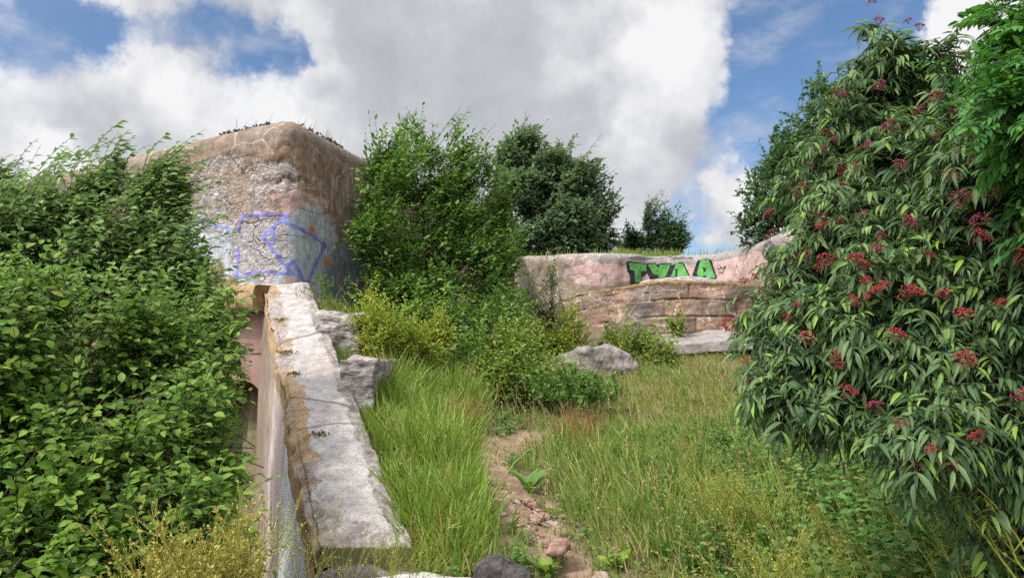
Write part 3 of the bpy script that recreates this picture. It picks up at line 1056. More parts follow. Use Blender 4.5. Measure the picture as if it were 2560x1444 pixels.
# ------------------------------------------------------------------ sloping wing wall
wing = empty("retaining_wall", (WX0 + WK * 5.2, 5.2, -1.2), "long sloping retaining wall with pale cracked cement top leading up to the bunker", "wall")
bpy.context.view_layer.update()
ny = 200
yy = np.linspace(5.22, 12.0, ny)
hw = 0.372
secw = []
for z_ in np.linspace(-2.6, -0.34, 26):
    secw.append((-1 - 0.10 * min(1, (-z_ - 0.34) / 1.2), z_, 0, 0.0, 0.0))
for k in range(0, 6):
    a = k / 5 * math.pi / 2
    secw.append((-1 - 0.10 + 0.16 * (1 - math.cos(a)) if False else -1.05 + 0.05 * k / 5, -0.30 + 0.24 * k / 5, 0.0, 0.0, 1.0))
for k in range(0, 4):
    secw.append((-1.0 + 0.05 * k, -0.05 + 0.04 * (k / 3) ** 0.6, 0.6 + 0.13 * k, 0.0 + 0.02 * k, 1.0))
for u in np.linspace(0.08, 0.97, 30):
    secw.append((-1 + 2 * u, 0.0, 1.0, u, 0.0))
secw += [(0.975, -0.012, 1, 0.99, 0), (1.0, -0.04, 0.9, 1, 0), (1.0, -0.1, 0.9, 1, 0), (1.0, -0.4, 0.9, 1, 0), (1.0, -0.9, 0.9, 1, 0), (1.0, -1.6, 0.9, 1, 0)]
secw = np.array(secw)
ns = len(secw)
WV = np.zeros((ny, ns, 3))
WV[..., 0] = (WX0 + WK * yy)[:, None] + hw * secw[None, :, 0]
WV[..., 1] = yy[:, None]
ztop = walltop(yy)
WV[..., 2] = ztop[:, None] + secw[None, :, 1]
WV[..., 2] = np.where(secw[None, :, 1] < -1.5, np.minimum(WV[..., 2], -2.3 + 0 * WV[..., 2]) * 0.5 + WV[..., 2] * 0.5, WV[..., 2])
fw = WV.reshape(-1, 3)
ua = np.tile(secw[:, 3], ny)
ta = np.tile(secw[:, 2], ny)
la = np.tile(secw[:, 4], ny)
va = np.repeat(yy - 5.22, ns)
upd = 0.012 * fbm(fw, 1.2, 51, 4) * ta
edge_r = np.clip((np.abs(ua - 0.5) - 0.33 + 0.08 * fbm(fw, 1.3, 52, 3)) / 0.12, 0, 1) * (ta > 0.5)
upd += edge_r * (-0.03 + 0.034 * fbm(fw, 3.0, 53, 4))
upd -= 0.06 * np.exp(-(va / 0.12) ** 2) * ta * (0.6 + 0.5 * snoise(fw, 3, 55))
fw[:, 2] += upd
fw[:, 0] -= (1 - ta) * (0.02 * fbm(fw, 1.1, 54, 4)) * (ua < 0.5)
fw[:, 0] += (0.02 * snoise(fw, 0.6, 56) + 0.012 * fbm(fw, 2.5, 57, 3)) * np.clip(la, 0, 1) * 0.9
moss = np.exp(-((va - 0.02) / 0.16) ** 2) * ta
capf = np.array([list(range(ny * ns, ny * ns + ns))])
fw = np.concatenate([fw, fw[:ns]])
ex = lambda a, c: np.concatenate([a, np.full(ns, c)])
mesh_np("wall_body", fw, [grid_faces(ny, ns, True), capf], M_WING, wing, attrs={'across': ex(ua, 0.98), 'top': ex(np.clip(ta, 0, 1), 1.0), 'along': ex(va, 0.0), 'lip': ex(la, 0.0), 'moss': ex(moss, 0.25)})

# ------------------------------------------------------------------ rocks, slabs, broken steps


def hull_rock(name, pts, mat, label, cat, disp=0.03, sub=3, seed=1, group=None, bevel=0.04, freq=2.0):
    bm = bmesh.new()
    for p in pts:
        bm.verts.new(tuple(p))
    r = bmesh.ops.convex_hull(bm, input=bm.verts)
    bmesh.ops.delete(bm, geom=list({e for e in r['geom_interior'] if isinstance(e, bmesh.types.BMVert)}), context='VERTS')
    bmesh.ops.dissolve_limit(bm, angle_limit=0.02, verts=bm.verts, edges=bm.edges)
    bmesh.ops.bevel(bm, geom=bm.edges[:], offset=bevel, segments=2, affect='EDGES', profile=0.6)
    bmesh.ops.triangulate(bm, faces=bm.faces[:])
    mx = max((max(p[i] for p in pts) - min(p[i] for p in pts)) for i in range(3))
    for _ in range(6):
        lim = mx / (4 * 2 ** sub / 2)
        es = [e for e in bm.edges if e.calc_length() > lim]
        if not es:
            break
        bmesh.ops.subdivide_edges(bm, edges=es, cuts=1)
        bmesh.ops.triangulate(bm, faces=bm.faces[:])
    bm.normal_update()
    co = np.array([v.co[:] for v in bm.verts])
    no = np.array([v.normal[:] for v in bm.verts])
    co = co + no * (disp * fbm(co, freq, seed, 4))[:, None]
    for v, c in zip(bm.verts, co):
        v.co = c
    me = bpy.data.meshes.new(name)
    cen_ = np.mean(np.asarray(pts), axis=0)
    cen_[2] = min(p[2] for p in pts)
    bmesh.ops.translate(bm, verts=bm.verts, vec=tuple(-cen_))
    for f_ in bm.faces:
        f_.smooth = True
    bm.to_mesh(me)
    bm.free()
    me.materials.append(mat)
    o = bpy.data.objects.new(name, me)
    o.location = tuple(cen_)
    COL.objects.link(o)
    return tag(o, label, cat, group)


M_ROCK = rock_mat("grey_mauve_stone", (0.15, 0.125, 0.115), (0.24, 0.21, 0.20), (0.36, 0.33, 0.315))
M_ROCKD = rock_mat("dark_stone", (0.045, 0.04, 0.04), (0.085, 0.078, 0.078), (0.15, 0.14, 0.135), 1.5)
M_ROCKP = rock_mat("pink_granite", (0.22, 0.13, 0.10), (0.33, 0.205, 0.165), (0.42, 0.31, 0.27), 2.0)
M_ROCKT = rock_mat("tan_stone", (0.20, 0.14, 0.105), (0.30, 0.225, 0.175), (0.40, 0.33, 0.28), 2.0)
M_RUBBLE, g = material("layered_broken_concrete")
co = g.n('ShaderNodeTexCoord').outputs['Object']
ly = g.noise(g.vm('MULTIPLY', co, (5, 5, 15)), 1.0, 6, 0.65, 0.9)
col = g.ramp(ly, [(0.32, (0.08, 0.068, 0.062)), (0.43, (0.24, 0.20, 0.185)), (0.54, (0.40, 0.365, 0.35)), (0.7, (0.54, 0.51, 0.49))])
sn = g.n('ShaderNodeSeparateXYZ')
g.set(sn.inputs[0], g.n('ShaderNodeNewGeometry').outputs['Normal'])
col = g.mix(g.step(sn.outputs[2], 0.6, 0.85), col, g.ramp(g.noise(co, 6, 6, 0.65), [(0.3, (0.24, 0.2, 0.18)), (0.7, (0.40, 0.36, 0.34))]))
g.surface(col, 0.92, g.bump(ly, 1.0, 0.06))


def box_pts(px0, py0, px1, py1, d, depth, skew=0.0):
    a = [P(px0, py0, d), P(px1, py0, d), P(px0, py1, d), P(px1, py1, d)]
    k = np.array((0.0 + skew, depth, 0.0))
    return a + [p + k for p in a]


# boulder: a tilted block, low on its left
fr_ = [(1352, 916), (1400, 890), (1466, 870), (1520, 866), (1556, 878), (1590, 905), (1597, 938), (1560, 952), (1470, 955), (1380, 940)]
pts = [P(a, b, 12.6 + 0.0018 * abs(a - 1500)) for a, b in fr_] + [P(a * 0.86 + 210, b * 0.9 + 88, 13.7) for a, b in fr_]
hull_rock("boulder", pts, M_ROCK, "large grey tilted boulder in the grass below the brown curved wall", "boulder", 0.05, 5, 61, bevel=0.02, freq=1.3)
pts = [P(1640, 843, 15.9), P(1820, 820, 16.3), P(1975, 812, 16.2), P(1990, 842, 14.2), P(1854, 848, 14.3), P(1682, 862, 14.6)]
pts += [p - np.array((0, 0, 0.20)) for p in pts]
hull_rock("stone_slab", pts, M_ROCK, "flat broken grey slab leaning against the brown curved wall beside the elder", "slab", 0.018, 4, 62, bevel=0.02, freq=1.6)
ds = [(1180, 1450), (1188, 1414), (1214, 1392), (1250, 1388), (1290, 1408), (1325, 1436), (1320, 1480), (1180, 1480)]
pts = [P(a, b, 5.05) for a, b in ds] + [P(a * 0.85 + 190, b * 0.95 + 66, 5.4) for a, b in ds]
hull_rock("dark_rock", pts, M_ROCKD, "dark grey rock with dry stalks beside the low concrete slab", "rock", 0.016, 4, 63, bevel=0.008, freq=3)
ps = [(1366, 1378), (1378, 1352), (1402, 1342), (1426, 1350), (1428, 1370), (1400, 1392), (1372, 1390)]
pts = [P(a, b, 5.35) for a, b in ps] + [P(a * 0.9 + 140, b * 0.98 + 22, 5.6) for a, b in ps]
hull_rock("pink_stone", pts, M_ROCKP, "smooth pink granite stone on the path near the dark rock", "stone", 0.006, 3, 64, bevel=0.03, freq=4)
pts = [P(a, b, d_) for a, b, d_ in ((1476, 1444, 4.9), (1500, 1424, 5.0), (1520, 1428, 5.0), (1524, 1450, 4.9), (1480, 1462, 4.85), (1500, 1440, 5.15))]
hull_rock("tan_stone", pts, M_ROCKT, "small tan stone at the photo's bottom edge below the pale rosette plant", "stone", 0.004, 2, 65, bevel=0.012, freq=5)
# embedded path stones
rng = np.random.default_rng(77)
proto = []
for k in range(4):
    pp = nrm(rng.normal(size=(16, 3))) * np.array((0.11, 0.09, 0.05)) * rng.uniform(0.8, 1.1, (16, 1))
    o = hull_rock("path_stone", pp, (M_ROCKP, M_ROCKT)[k % 2], "flat reddish stone embedded in the bare earth of the narrow path", "stone", 0.008, 2, 70 + k, "stones set in the dirt path", bevel=0.02, freq=5)
    proto.append(o)
spots = [(1262, 1222), (1300, 1216), (1248, 1246), (1284, 1250), (1322, 1262), (1330, 1296), (1280, 1300), (1256, 1284), (1310, 1326), (1380, 1308), (1346, 1290), (1392, 1292), (1370, 1262), (1446, 1372), (1350, 1350)]
for i, (a, b) in enumerate(spots):
    if i < 4:
        o = proto[i]
    else:
        o = proto[i % 4].copy()
        COL.objects.link(o)
    q = G(a, b)
    o.location = (q[0], q[1], q[2] - 0.06)
    o.rotation_euler = (rng.normal() * 0.1, rng.normal() * 0.1, rng.uniform(0, 6))
    s_ = rng.uniform(0.7, 1.35)
    o.scale = (s_, s_, s_ * 0.9)
# broken concrete steps along the wall
pts = box_pts(795, 783, 899, 900, 9.7, 1.5)
hull_rock("broken_step", pts, M_RUBBLE, "upper crumbling concrete step against the sloping wall, under the yellow green bush", "step", 0.035, 5, 81, "broken steps beside the sloping wall", bevel=0.015, freq=1.3)
pts = box_pts(850, 900, 938, 1060, 7.9, 1.5)
hull_rock("broken_step", pts, M_RUBBLE, "lower rough layered concrete step beside the tall bright grass", "step", 0.035, 5, 82, "broken steps beside the sloping wall", bevel=0.015, freq=1.3)
# low slab at the foot of the wall
pts = [np.array(p) for p in ((-1.0, 5.2, 0.11), (-0.62, 5.27, 0.12), (0.13, 5.02, 0.10), (0.42, 4.2, 0.08), (-0.9, 4.0, 0.08), (-1.25, 4.6, 0.1))]
pts += [p - np.array((0, 0, 0.45)) for p in pts]
M_CEM = rock_mat("pale_worn_cement", (0.36, 0.33, 0.31), (0.46, 0.44, 0.42), (0.54, 0.53, 0.51), 1.2)
hull_rock("foundation_slab", pts, M_CEM, "low pale concrete slab at the near foot of the sloping wall", "slab", 0.012, 3, 83, bevel=0.02, freq=2)

# ------------------------------------------------------------------ parapet wall with the green lettering
pw = empty("parapet_wall", (par[4, 0], par[4, 1], 2.0), "curved pink and grey concrete parapet wall bearing green and black graffiti letters", "wall")
bpy.context.view_layer.update()
pc = catmull(par, 260)
ptan = nrm(np.gradient(pc, axis=0))
pin = np.stack([-ptan[:, 1], ptan[:, 0]], -1)
if pin[40] @ np.array((0, 1)) < 0:
    pin = -pin
sec = [(-0.06, z) for z in np.linspace(1.6, 4.5, 44)] + [(-0.06 + 0.0, 4.56)]
for k in range(1, 9):
    a = k / 8 * math.pi / 2
    sec.append((-0.06 + 0.3 * (1 - math.cos(a)), 4.6 + 0.3 * math.sin(a)))
sec += [(0.5, 4.9), (0.8, 4.88), (0.95, 4.8), (1.0, 4.5), (1.0, 3.5)]
sec = np.array(sec)
PV = np.zeros((len(pc), len(sec), 3))
PV[..., :2] = pc[:, None] + pin[:, None] * sec[None, :, 0, None]
PV[..., 2] = sec[None, :, 1]
fl = PV.reshape(-1, 3)
pinr = np.repeat(pin, len(sec), 0)
fl[:, :2] -= pinr * (0.035 * fbm(fl, 0.5, 91, 5))[:, None]
fl[:, 2] += 0.025 * fbm(fl, 0.5, 92, 3) * (fl[:, 2] > 4.5)
qx, qy = proj(fl)
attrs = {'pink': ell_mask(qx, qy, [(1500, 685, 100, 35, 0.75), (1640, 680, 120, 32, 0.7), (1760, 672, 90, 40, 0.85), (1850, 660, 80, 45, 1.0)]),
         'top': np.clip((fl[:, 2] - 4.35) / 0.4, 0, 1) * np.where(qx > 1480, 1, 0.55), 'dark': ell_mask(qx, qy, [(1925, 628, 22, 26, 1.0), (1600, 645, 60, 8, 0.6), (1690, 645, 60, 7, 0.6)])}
ends = [np.array([np.arange(len(sec))[::-1]]), np.array([np.arange(len(sec)) + (len(pc) - 1) * len(sec)])]
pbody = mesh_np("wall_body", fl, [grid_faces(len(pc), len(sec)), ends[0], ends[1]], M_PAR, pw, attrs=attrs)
PBV = bvh_of(pbody)
M_GREEN, g = material("green_spray")
co = g.n('ShaderNodeTexCoord').outputs['Object']
n_ = g.noise(co, 1.4, 5, 0.6)
col = g.ramp(n_, [(0.35, (0.09, 0.30, 0.06)), (0.55, (0.11, 0.36, 0.085)), (0.68, (0.16, 0.42, 0.25))])
col = g.mix(g.m('MULTIPLY', g.step(g.noise(co, 9, 6, 0.75), 0.56, 0.7), 0.75), col, (0.22, 0.25, 0.17))
col = g.grime(co, col, 0.5)
g.surface(col, 0.7)
M_BLACK = plain("black_navy_spray", (0.026, 0.026, 0.042), 0.7, 0.7, 6)


def lt(pts):
    return [(1550 + a / 9.4815, 630 + b / 9.4815) for a, b in pts]


T_G = lt([(205, 250), (330, 260), (615, 285), (625, 440), (490, 455), (500, 715), (350, 720), (340, 440), (225, 410)])
Y_G = lt([(655, 290), (820, 285), (910, 385), (950, 300), (1195, 290), (1080, 590), (905, 610), (920, 545), (790, 530)])
A1_G = lt([(1330, 275), (1480, 265), (1640, 590), (1200, 590)])
A1_h = lt([(1310, 400), (1360, 400), (1360, 600), (1310, 600)])
A2_G = lt([(1915, 195), (2105, 170), (2275, 600), (2140, 625), (1805, 595)])
A2_h = lt([(1975, 360), (2025, 360), (2050, 460), (1985, 480)])
A2_h2 = lt([(1985, 555), (2055, 555), (2055, 615), (1985, 615)])
LETTERS = [T_G, Y_G, A1_G, A2_G]
SHADOW = [lt([(140, 240), (200, 210), (330, 230), (640, 275), (680, 300), (730, 480), (790, 545), (930, 545), (890, 625), (725, 640), (640, 490), (570, 590), (520, 585), (520, 735), (330, 775), (240, 770), (225, 520), (165, 440)]),
          lt([(640, 262), (830, 262), (880, 300), (940, 272), (1215, 258), (1290, 300), (1400, 235), (1500, 240), (1680, 590), (1080, 600), (700, 640), (640, 480)]),
          lt([(1830, 210), (1900, 180), (2100, 150), (2170, 190), (2305, 600), (2250, 660), (2140, 640), (1700, 590)])]


def worn(x, y, k=1.35):
    q = np.stack([x, y, 0 * x], -1)
    return (snoise(q, 1 / 5.0, 71) < k) & (snoise(q, 1 / 14.0, 72) < k + 0.15)


def any_poly(polys):
    fs = [inpoly(p) for p in polys]
    return lambda x, y: np.any([f_(x, y) for f_ in fs], axis=0)


gr_mask, hole = any_poly(LETTERS), any_poly([A1_h, A2_h, A2_h2])
sh_mask = any_poly(SHADOW)
pinkgap = any_poly([lt([(530, 600), (640, 495), (715, 650), (530, 690)]), lt([(1290, 290), (1200, 320), (1225, 262)])])
paint("letter_outline", lambda x, y: ((sh_mask(x, y) & ~pinkgap(x, y)) | gr_mask(x, y)) & worn(x, y, 1.5), (1560, 640, 1800, 720), 0.8, PBV, 0.008, M_BLACK, pw)["label"] = "black outline of the letters"
for L_ in LETTERS:
    fn = inpoly(L_)
    o_ = paint("letter", lambda x, y, f_=fn: f_(x, y) & ~hole(x, y) & worn(x, y, 1.2), (1560, 640, 1800, 720), 0.8, PBV, 0.016, M_GREEN, pw)
M_FAINT = plain("faded_grey_spray", (0.20, 0.19, 0.21), 0.8, 0.4, 8)
fa = [([(1385, 702), (1420, 688), (1452, 682), (1470, 690)], 2.0), ([(1400, 668), (1440, 662), (1462, 658)], 2.2), ([(1836, 690), (1842, 662), (1852, 690), (1862, 660)], 1.6), ([(1500, 700), (1512, 684), (1520, 702)], 1.5)]
paint("faded_tag", strokes(fa, 0.9, 0.5), (1380, 640, 1880, 715), 1.0, PBV, 0.006, M_FAINT, pw)
scr = [([(1795, 672), (1812, 668), (1806, 682)], 1.2), ([(1800, 662), (1804, 672), (1815, 664), (1812, 676)], 1.2), ([(1796, 678), (1808, 684)], 1.2)]
paint("scribble", strokes(scr, 0.3), (1788, 655, 1822, 692), 0.7, PBV, 0.01, M_BLACK, pw)

# ------------------------------------------------------------------ brown curved wall in front of it
dt = [(1352, 788, 20.6), (1376, 764, 20.1), (1405, 748, 19.6), (1440, 735, 19.1), (1500, 721, 18.6), (1570, 711, 18.2), (1640, 703, 18.0), (1720, 700, 17.9), (1800, 703, 18.0), (1880, 711, 18.4), (1960, 722, 19.0), (2050, 738, 20.0)]
dtop = catmull(np.array([P(*a) for a in dt]), 340)
curved = empty("curved_wall", (dtop[170, 0], dtop[170, 1], 1.8), "low curved brown wall with pale cracks below the graffiti parapet", "wall")
bpy.context.view_layer.update()
dtan = nrm(np.gradient(dtop[:, :2], axis=0))
din = np.stack([-dtan[:, 1], dtan[:, 0]], -1)
if din[100, 1] < 0:
    din = -din
sec = [(0, 0.0, t) for t in np.linspace(1, 0.04, 110)] + [(0.0, 0.06, 0.0), (0.05, 0.02, 0.0), (0.14, 0.0, 0.0), (0.5, 0.0, 0.0), (1.0, -0.02, 0.0), (2.2, -0.05, 0.0)]
DV = np.zeros((len(dtop), len(sec), 3))
for k, (o_, dz, t) in enumerate(sec):
    DV[:, k, :2] = dtop[:, :2] + din * o_
    DV[:, k, 2] = dtop[:, 2] * (1 - t) + 1.3 * t - dz
fl = DV.reshape(-1, 3)
tt = np.tile(np.array([s_[2] for s_ in sec]), len(dtop))
fl[:, :2] -= np.repeat(din, len(sec), 0) * (0.022 * fbm(fl * np.array((1, 1, 1.8)), 1.1, 95, 5))[:, None]
fl[:, 2] += (tt < 0.1) * 0.018 * fbm(fl, 0.9, 96, 4)
qx, qy = proj(fl)
zr = (np.repeat(dtop[:, 2], len(sec)) - fl[:, 2] + 0.012 * fbm(fl, 0.7, 98, 3)) / 0.42
arc = np.repeat(np.concatenate([[0], np.cumsum(np.linalg.norm(np.diff(dtop[:, :2], axis=0), axis=1))]), len(sec))
jz = 0.5 - np.abs((zr - 0.1) % 1.0 - 0.5)
row = np.floor(zr - 0.1)
xr = arc / 0.95 + 0.5 * (row % 2) + 0.17 * np.sin(row * 2.3) + 0.015 * fbm(fl, 1.5, 94, 3)
jx = 0.5 - np.abs(xr % 1.0 - 0.5)
jn = np.clip((fbm(fl * np.array((1, 1, 0.6)), 0.5, 99, 4) + 0.25) / 0.4, 0, 1)
joint = np.maximum(np.exp(-(jz * 0.42 / 0.02) ** 2), 0.7 * np.exp(-(jx * 0.95 / 0.022) ** 2)) * jn * (tt > 0.04)
blk = np.sin(row * 12.9 + np.floor(xr) * 78.2) * 0.5 + 0.5
fl[:, :2] += np.repeat(din, len(sec), 0) * (0.045 * joint + 0.012 * blk * (tt > 0.04))[:, None]
attrs = {'top': np.clip((0.085 - tt) / 0.09, 0, 1), 'dark': ell_mask(qx, qy, [(1375, 800, 45, 60, 1.0)]), 'joint': joint, 'block': blk}  # dark: painted shade where the left end curves away
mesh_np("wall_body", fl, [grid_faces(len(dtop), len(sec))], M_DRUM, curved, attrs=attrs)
# thin broken course on top
ct = [(1600, 707, 18.5), (1640, 698, 18.4), (1700, 693, 18.4), (1760, 694, 18.4), (1800, 702, 18.5)]
c3 = np.array([P(*a) for a in ct])
cp = catmull(c3, 60)
sec = [(0, -0.16), (0, -0.02), (0.06, 0.02), (0.5, 0.02), (0.6, -0.16)]
CV = np.array([[(p[0] + 0.0, p[1] + o_, p[2] + z_) for o_, z_ in sec] for p in cp])
fl = CV.reshape(-1, 3)
fl = fl + (0.03 * fbm(fl, 1.6, 97, 4))[:, None] * np.array((0.2, -0.6, 0.5))
mesh_np("coping", fl, [grid_faces(len(cp), len(sec))], M_RUBBLE, curved)

# ------------------------------------------------------------------ foliage materials
L_BUSH = leaf_mat("bush_leaf", (0.066, 0.142, 0.017), (0.138, 0.255, 0.03), (0.225, 0.355, 0.06), (0.257, 0.311, 0.054), 0.42, 0.5, under=(0.135, 0.230, 0.121))
L_BUSHW = leaf_mat("windblown_leaf", (0.075, 0.145, 0.03), (0.135, 0.235, 0.055), (0.205, 0.32, 0.10), (0.224, 0.308, 0.112), 0.32, 0.42, under=(0.196, 0.280, 0.182))
L_TALL = leaf_mat("tall_shrub_leaf", (0.046, 0.108, 0.021), (0.094, 0.192, 0.034), (0.16, 0.27, 0.052), (0.224, 0.308, 0.070), 0.34, 0.45)
L_DARK = leaf_mat("dark_tree_leaf", (0.042, 0.092, 0.034), (0.075, 0.145, 0.055), (0.135, 0.21, 0.10), None, 0.28, 0.45, under=(0.217, 0.290, 0.217))
L_BLUE = leaf_mat("far_tree_leaf", (0.038, 0.09, 0.04), (0.062, 0.13, 0.055), (0.10, 0.175, 0.075), None, 0.3, 0.5)
L_ELDER = leaf_mat("elder_leaf", (0.030, 0.066, 0.026), (0.066, 0.128, 0.046), (0.135, 0.20, 0.075), (0.189, 0.324, 0.041), 0.26, 0.5, under=(0.121, 0.189, 0.108))
L_ROWAN = leaf_mat("rowan_leaf", (0.03, 0.105, 0.025), (0.05, 0.16, 0.035), (0.085, 0.22, 0.045), None, 0.35, 0.45)
L_YEL = leaf_mat("yellow_green_leaf", (0.16, 0.235, 0.025), (0.26, 0.335, 0.035), (0.36, 0.42, 0.06), (0.24, 0.14, 0.03), 0.35, 0.5)
L_BRAM = leaf_mat("bramble_leaf", (0.07, 0.12, 0.018), (0.14, 0.21, 0.03), (0.23, 0.30, 0.045), (0.260, 0.286, 0.052), 0.3, 0.5)
L_HERB = leaf_mat("herb_leaf", (0.046, 0.111, 0.026), (0.085, 0.182, 0.039), (0.143, 0.247, 0.052), (0.260, 0.221, 0.078), 0.3, 0.5)
L_DOCK = leaf_mat("dock_leaf", (0.13, 0.24, 0.03), (0.18, 0.30, 0.04), (0.24, 0.34, 0.05), None, 0.35, 0.45)
L_GRASS = leaf_mat("bright_grass", (0.11, 0.19, 0.027), (0.17, 0.27, 0.042), (0.24, 0.325, 0.065), (0.360, 0.276, 0.108), 0.3, 0.55)
L_MEADOW = leaf_mat("meadow_grass", (0.09, 0.165, 0.028), (0.155, 0.24, 0.045), (0.24, 0.30, 0.075), (0.450, 0.350, 0.163), 0.28, 0.55)
L_STRAW = leaf_mat("dry_grass", (0.19, 0.13, 0.055), (0.30, 0.225, 0.10), (0.40, 0.32, 0.17), None, 0.2, 0.6)
L_RUST = leaf_mat("rusty_stalk", (0.17, 0.075, 0.03), (0.26, 0.13, 0.055), (0.34, 0.2, 0.09), None, 0.2, 0.6)
M_YSTEM = leaf_mat("yellow_weed_stem", (0.20, 0.20, 0.04), (0.31, 0.29, 0.065), (0.41, 0.37, 0.10), None, 0.2, 0.6)
M_GSTEM = leaf_mat("yellow_green_stem", (0.18, 0.22, 0.04), (0.27, 0.30, 0.055), (0.36, 0.36, 0.075), None, 0.2, 0.6)
M_BERRY, g = material("red_berry")
r_ = g.n('ShaderNodeNewGeometry').outputs['Random Per Island']
g.surface(g.ramp(r_, [(0.0, (0.16, 0.008, 0.012)), (0.6, (0.24, 0.012, 0.024)), (1.0, (0.34, 0.035, 0.03))]), 0.45, spec=0.4)
M_FLOWER = plain("yellow_flower", (0.6, 0.42, 0.02), 0.7, 0.2)

# ------------------------------------------------------------------ trees and shrubs
shrub("leafy_shrub", "large bright green shrub filling the court left of the sloping wall", "shrub", (-3.2, 5.3, -1.9),
      [E(150, 910, 310, 210, 5.2, 0.8), E(390, 1000, 170, 220, 5.5, 0.7), E(200, 1230, 320, 230, 4.4, 0.7), E(-60, 1100, 250, 400, 4.4, 0.7), E(-330, 1050, 220, 420, 4.9, 0.7), E(505, 860, 75, 130, 6.2, 0.5), E(500, 1150, 125, 130, 4.9, 0.5), E(250, 1400, 330, 170, 4.0, 0.6)],
      7000, OVATE, 0.075, 9, 0.36, L_BUSH, M_WOOD, 101, wind=0.15, up=0.25, droop=0.2, shell=0.3, nlimb=60, limb_r=0.028, trunks=0, spread=0.5, gap=-0.45, gapfreq=1.0, parts=('stems', 'foliage'), width=1.05)
shrub("tall_shrub", "tall wind-blown shrub with pale undersides rising left of the bunker", "shrub", (-4.6, 7.6, -2.1),
      [E(285, 480, 75, 55, 7.2, 0.4), E(325, 440, 45, 42, 7.2, 0.3), E(385, 550, 75, 85, 7.0, 0.4), E(405, 500, 38, 45, 7.1, 0.3), E(90, 620, 150, 100, 6.6, 0.6), E(200, 540, 85, 75, 6.9, 0.5), E(60, 560, 90, 70, 6.9, 0.4), E(270, 680, 180, 110, 6.6, 0.6), E(-60, 700, 150, 100, 6.4, 0.6), E(400, 680, 70, 90, 6.8, 0.4), E(455, 740, 55, 60, 6.6, 0.4), E(400, 520, 38, 40, 7.0, 0.3)],
      3200, OVATE, 0.092, 9, 0.40, L_BUSHW, M_WOOD, 102, shoots=0.28, wind=0.75, up=0.6, droop=0.12, shell=0.3, nlimb=60, limb_r=0.028, trunks=0, spread=0.5, gap=-0.6, gapfreq=0.8, parts=('stems', 'foliage'), lump=0.2, width=0.85)
shrub("far_tree", "dark narrow tree at the far left edge behind the wind-blown shrub", "tree", (-9.5, 15.0, -2.2),
      [E(-10, 500, 50, 90, 14.6), E(20, 440, 26, 45, 14.6), E(-40, 600, 100, 120, 14.6)], 700, ELLIP, 0.13, 9, 0.5, L_DARK, M_WOODD, 103, wind=0.6, up=0.7, limb_r=0.05, width=0.9)
shrub("bird_cherry", "tall light green shrub standing against the bunker's shaded flank", "shrub", (-1.75, 13.6, 2.0),
      [E(1080, 420, 120, 125, 14.6, 1.0), E(960, 430, 75, 90, 12.9, 0.4), E(1180, 520, 95, 130, 14.9, 0.9), E(1040, 560, 150, 140, 14.0, 0.8), E(960, 610, 90, 120, 12.6, 0.4), E(1130, 690, 140, 130, 13.8, 0.8), E(1010, 720, 120, 80, 12.6, 0.5), E(1230, 690, 70, 90, 14.6, 0.7), E(1245, 590, 60, 100, 15.2, 0.7)],
      2900, ELLIP, 0.125, 9, 0.55, L_TALL, M_WOODD, 104, wind=0.25, up=0.75, droop=0.1, shell=0.35, nlimb=50, limb_r=0.035, trunks=0, spread=0.35, gap=-0.55, gapfreq=0.6, parts=('stems', 'foliage'), lump=0.25, width=1.1)
shrub("dark_tree", "dense dark green tree with silvery turned leaves behind the parapet wall", "tree", (1.2, 28.5, 4.5),
      [E(1315, 380, 58, 55, 28, 1.1), E(1350, 430, 90, 85, 28, 1.3), E(1300, 410, 62, 72, 28, 1.2), E(1400, 480, 105, 110, 28, 1.6), E(1285, 520, 90, 120, 27.5, 1.4), E(1470, 560, 68, 85, 28, 1.3), E(1360, 590, 160, 70, 27, 1.4)],
      4200, OVATE, 0.2, 9, 0.7, L_DARK, M_WOODD, 105, shoots=0.08, wind=0.3, up=0.6, droop=0.15, shell=0.35, nlimb=26, limb_r=0.08, gap=-0.75, gapfreq=0.35, lump=0.45, width=1.0)
shrub("small_tree", "small bluish green tree standing apart behind the parapet wall", "tree", (5.5, 29.5, 4.5),
      [E(1625, 592, 72, 45, 29.5, 1.0), E(1614, 548, 30, 26, 29.5, 0.5), E(1672, 602, 38, 32, 29.5, 0.6), E(1580, 602, 34, 38, 29.5, 0.6)],
      1000, OVATE, 0.17, 9, 0.7, L_BLUE, M_WOODD, 106, shoots=0.1, wind=0.2, up=0.9, shell=0.2, gap=-0.45, gapfreq=0.5, limb_r=0.06, lump=0.35, width=0.8)
shrub("round_tree", "dark rounded tree rising behind the left side of the elder", "tree", (9.6, 22.6, 4.2),
      [E(2090, 370, 125, 180, 22.5, 1.5), E(1985, 470, 95, 130, 22.2, 1.3), E(1905, 555, 48, 48, 21.8, 0.7), E(1950, 420, 50, 60, 22.2, 0.8), E(2190, 300, 120, 120, 22.8, 1.4), E(2080, 560, 150, 130, 22.5, 1.4)],
      3000, OVATE, 0.18, 9, 0.75, L_BLUE, M_WOODD, 107, shoots=0.05, wind=0.25, up=0.6, shell=0.3, gap=-0.6, gapfreq=0.45, limb_r=0.08, lump=0.35, width=1.1)
shrub("yellow_green_bush", "low yellow green bush with arching sprays beside the upper broken step", "bush", (-1.35, 10.4, 1.55),
      [E(960, 830, 75, 55, 9.6, 0.4), E(1040, 860, 85, 50, 9.9, 0.4), E(915, 800, 40, 40, 9.8, 0.3), E(1100, 830, 50, 30, 10.2, 0.3)],
      620, SMALL, 0.05, 16, 0.34, L_YEL, M_STEM, 108, up=0.5, droop=0.15, shell=0.2, nlimb=40, limb_r=0.012, trunks=0, spread=0.2, gap=-0.9, parts=('stems', 'foliage'), lump=0.1)
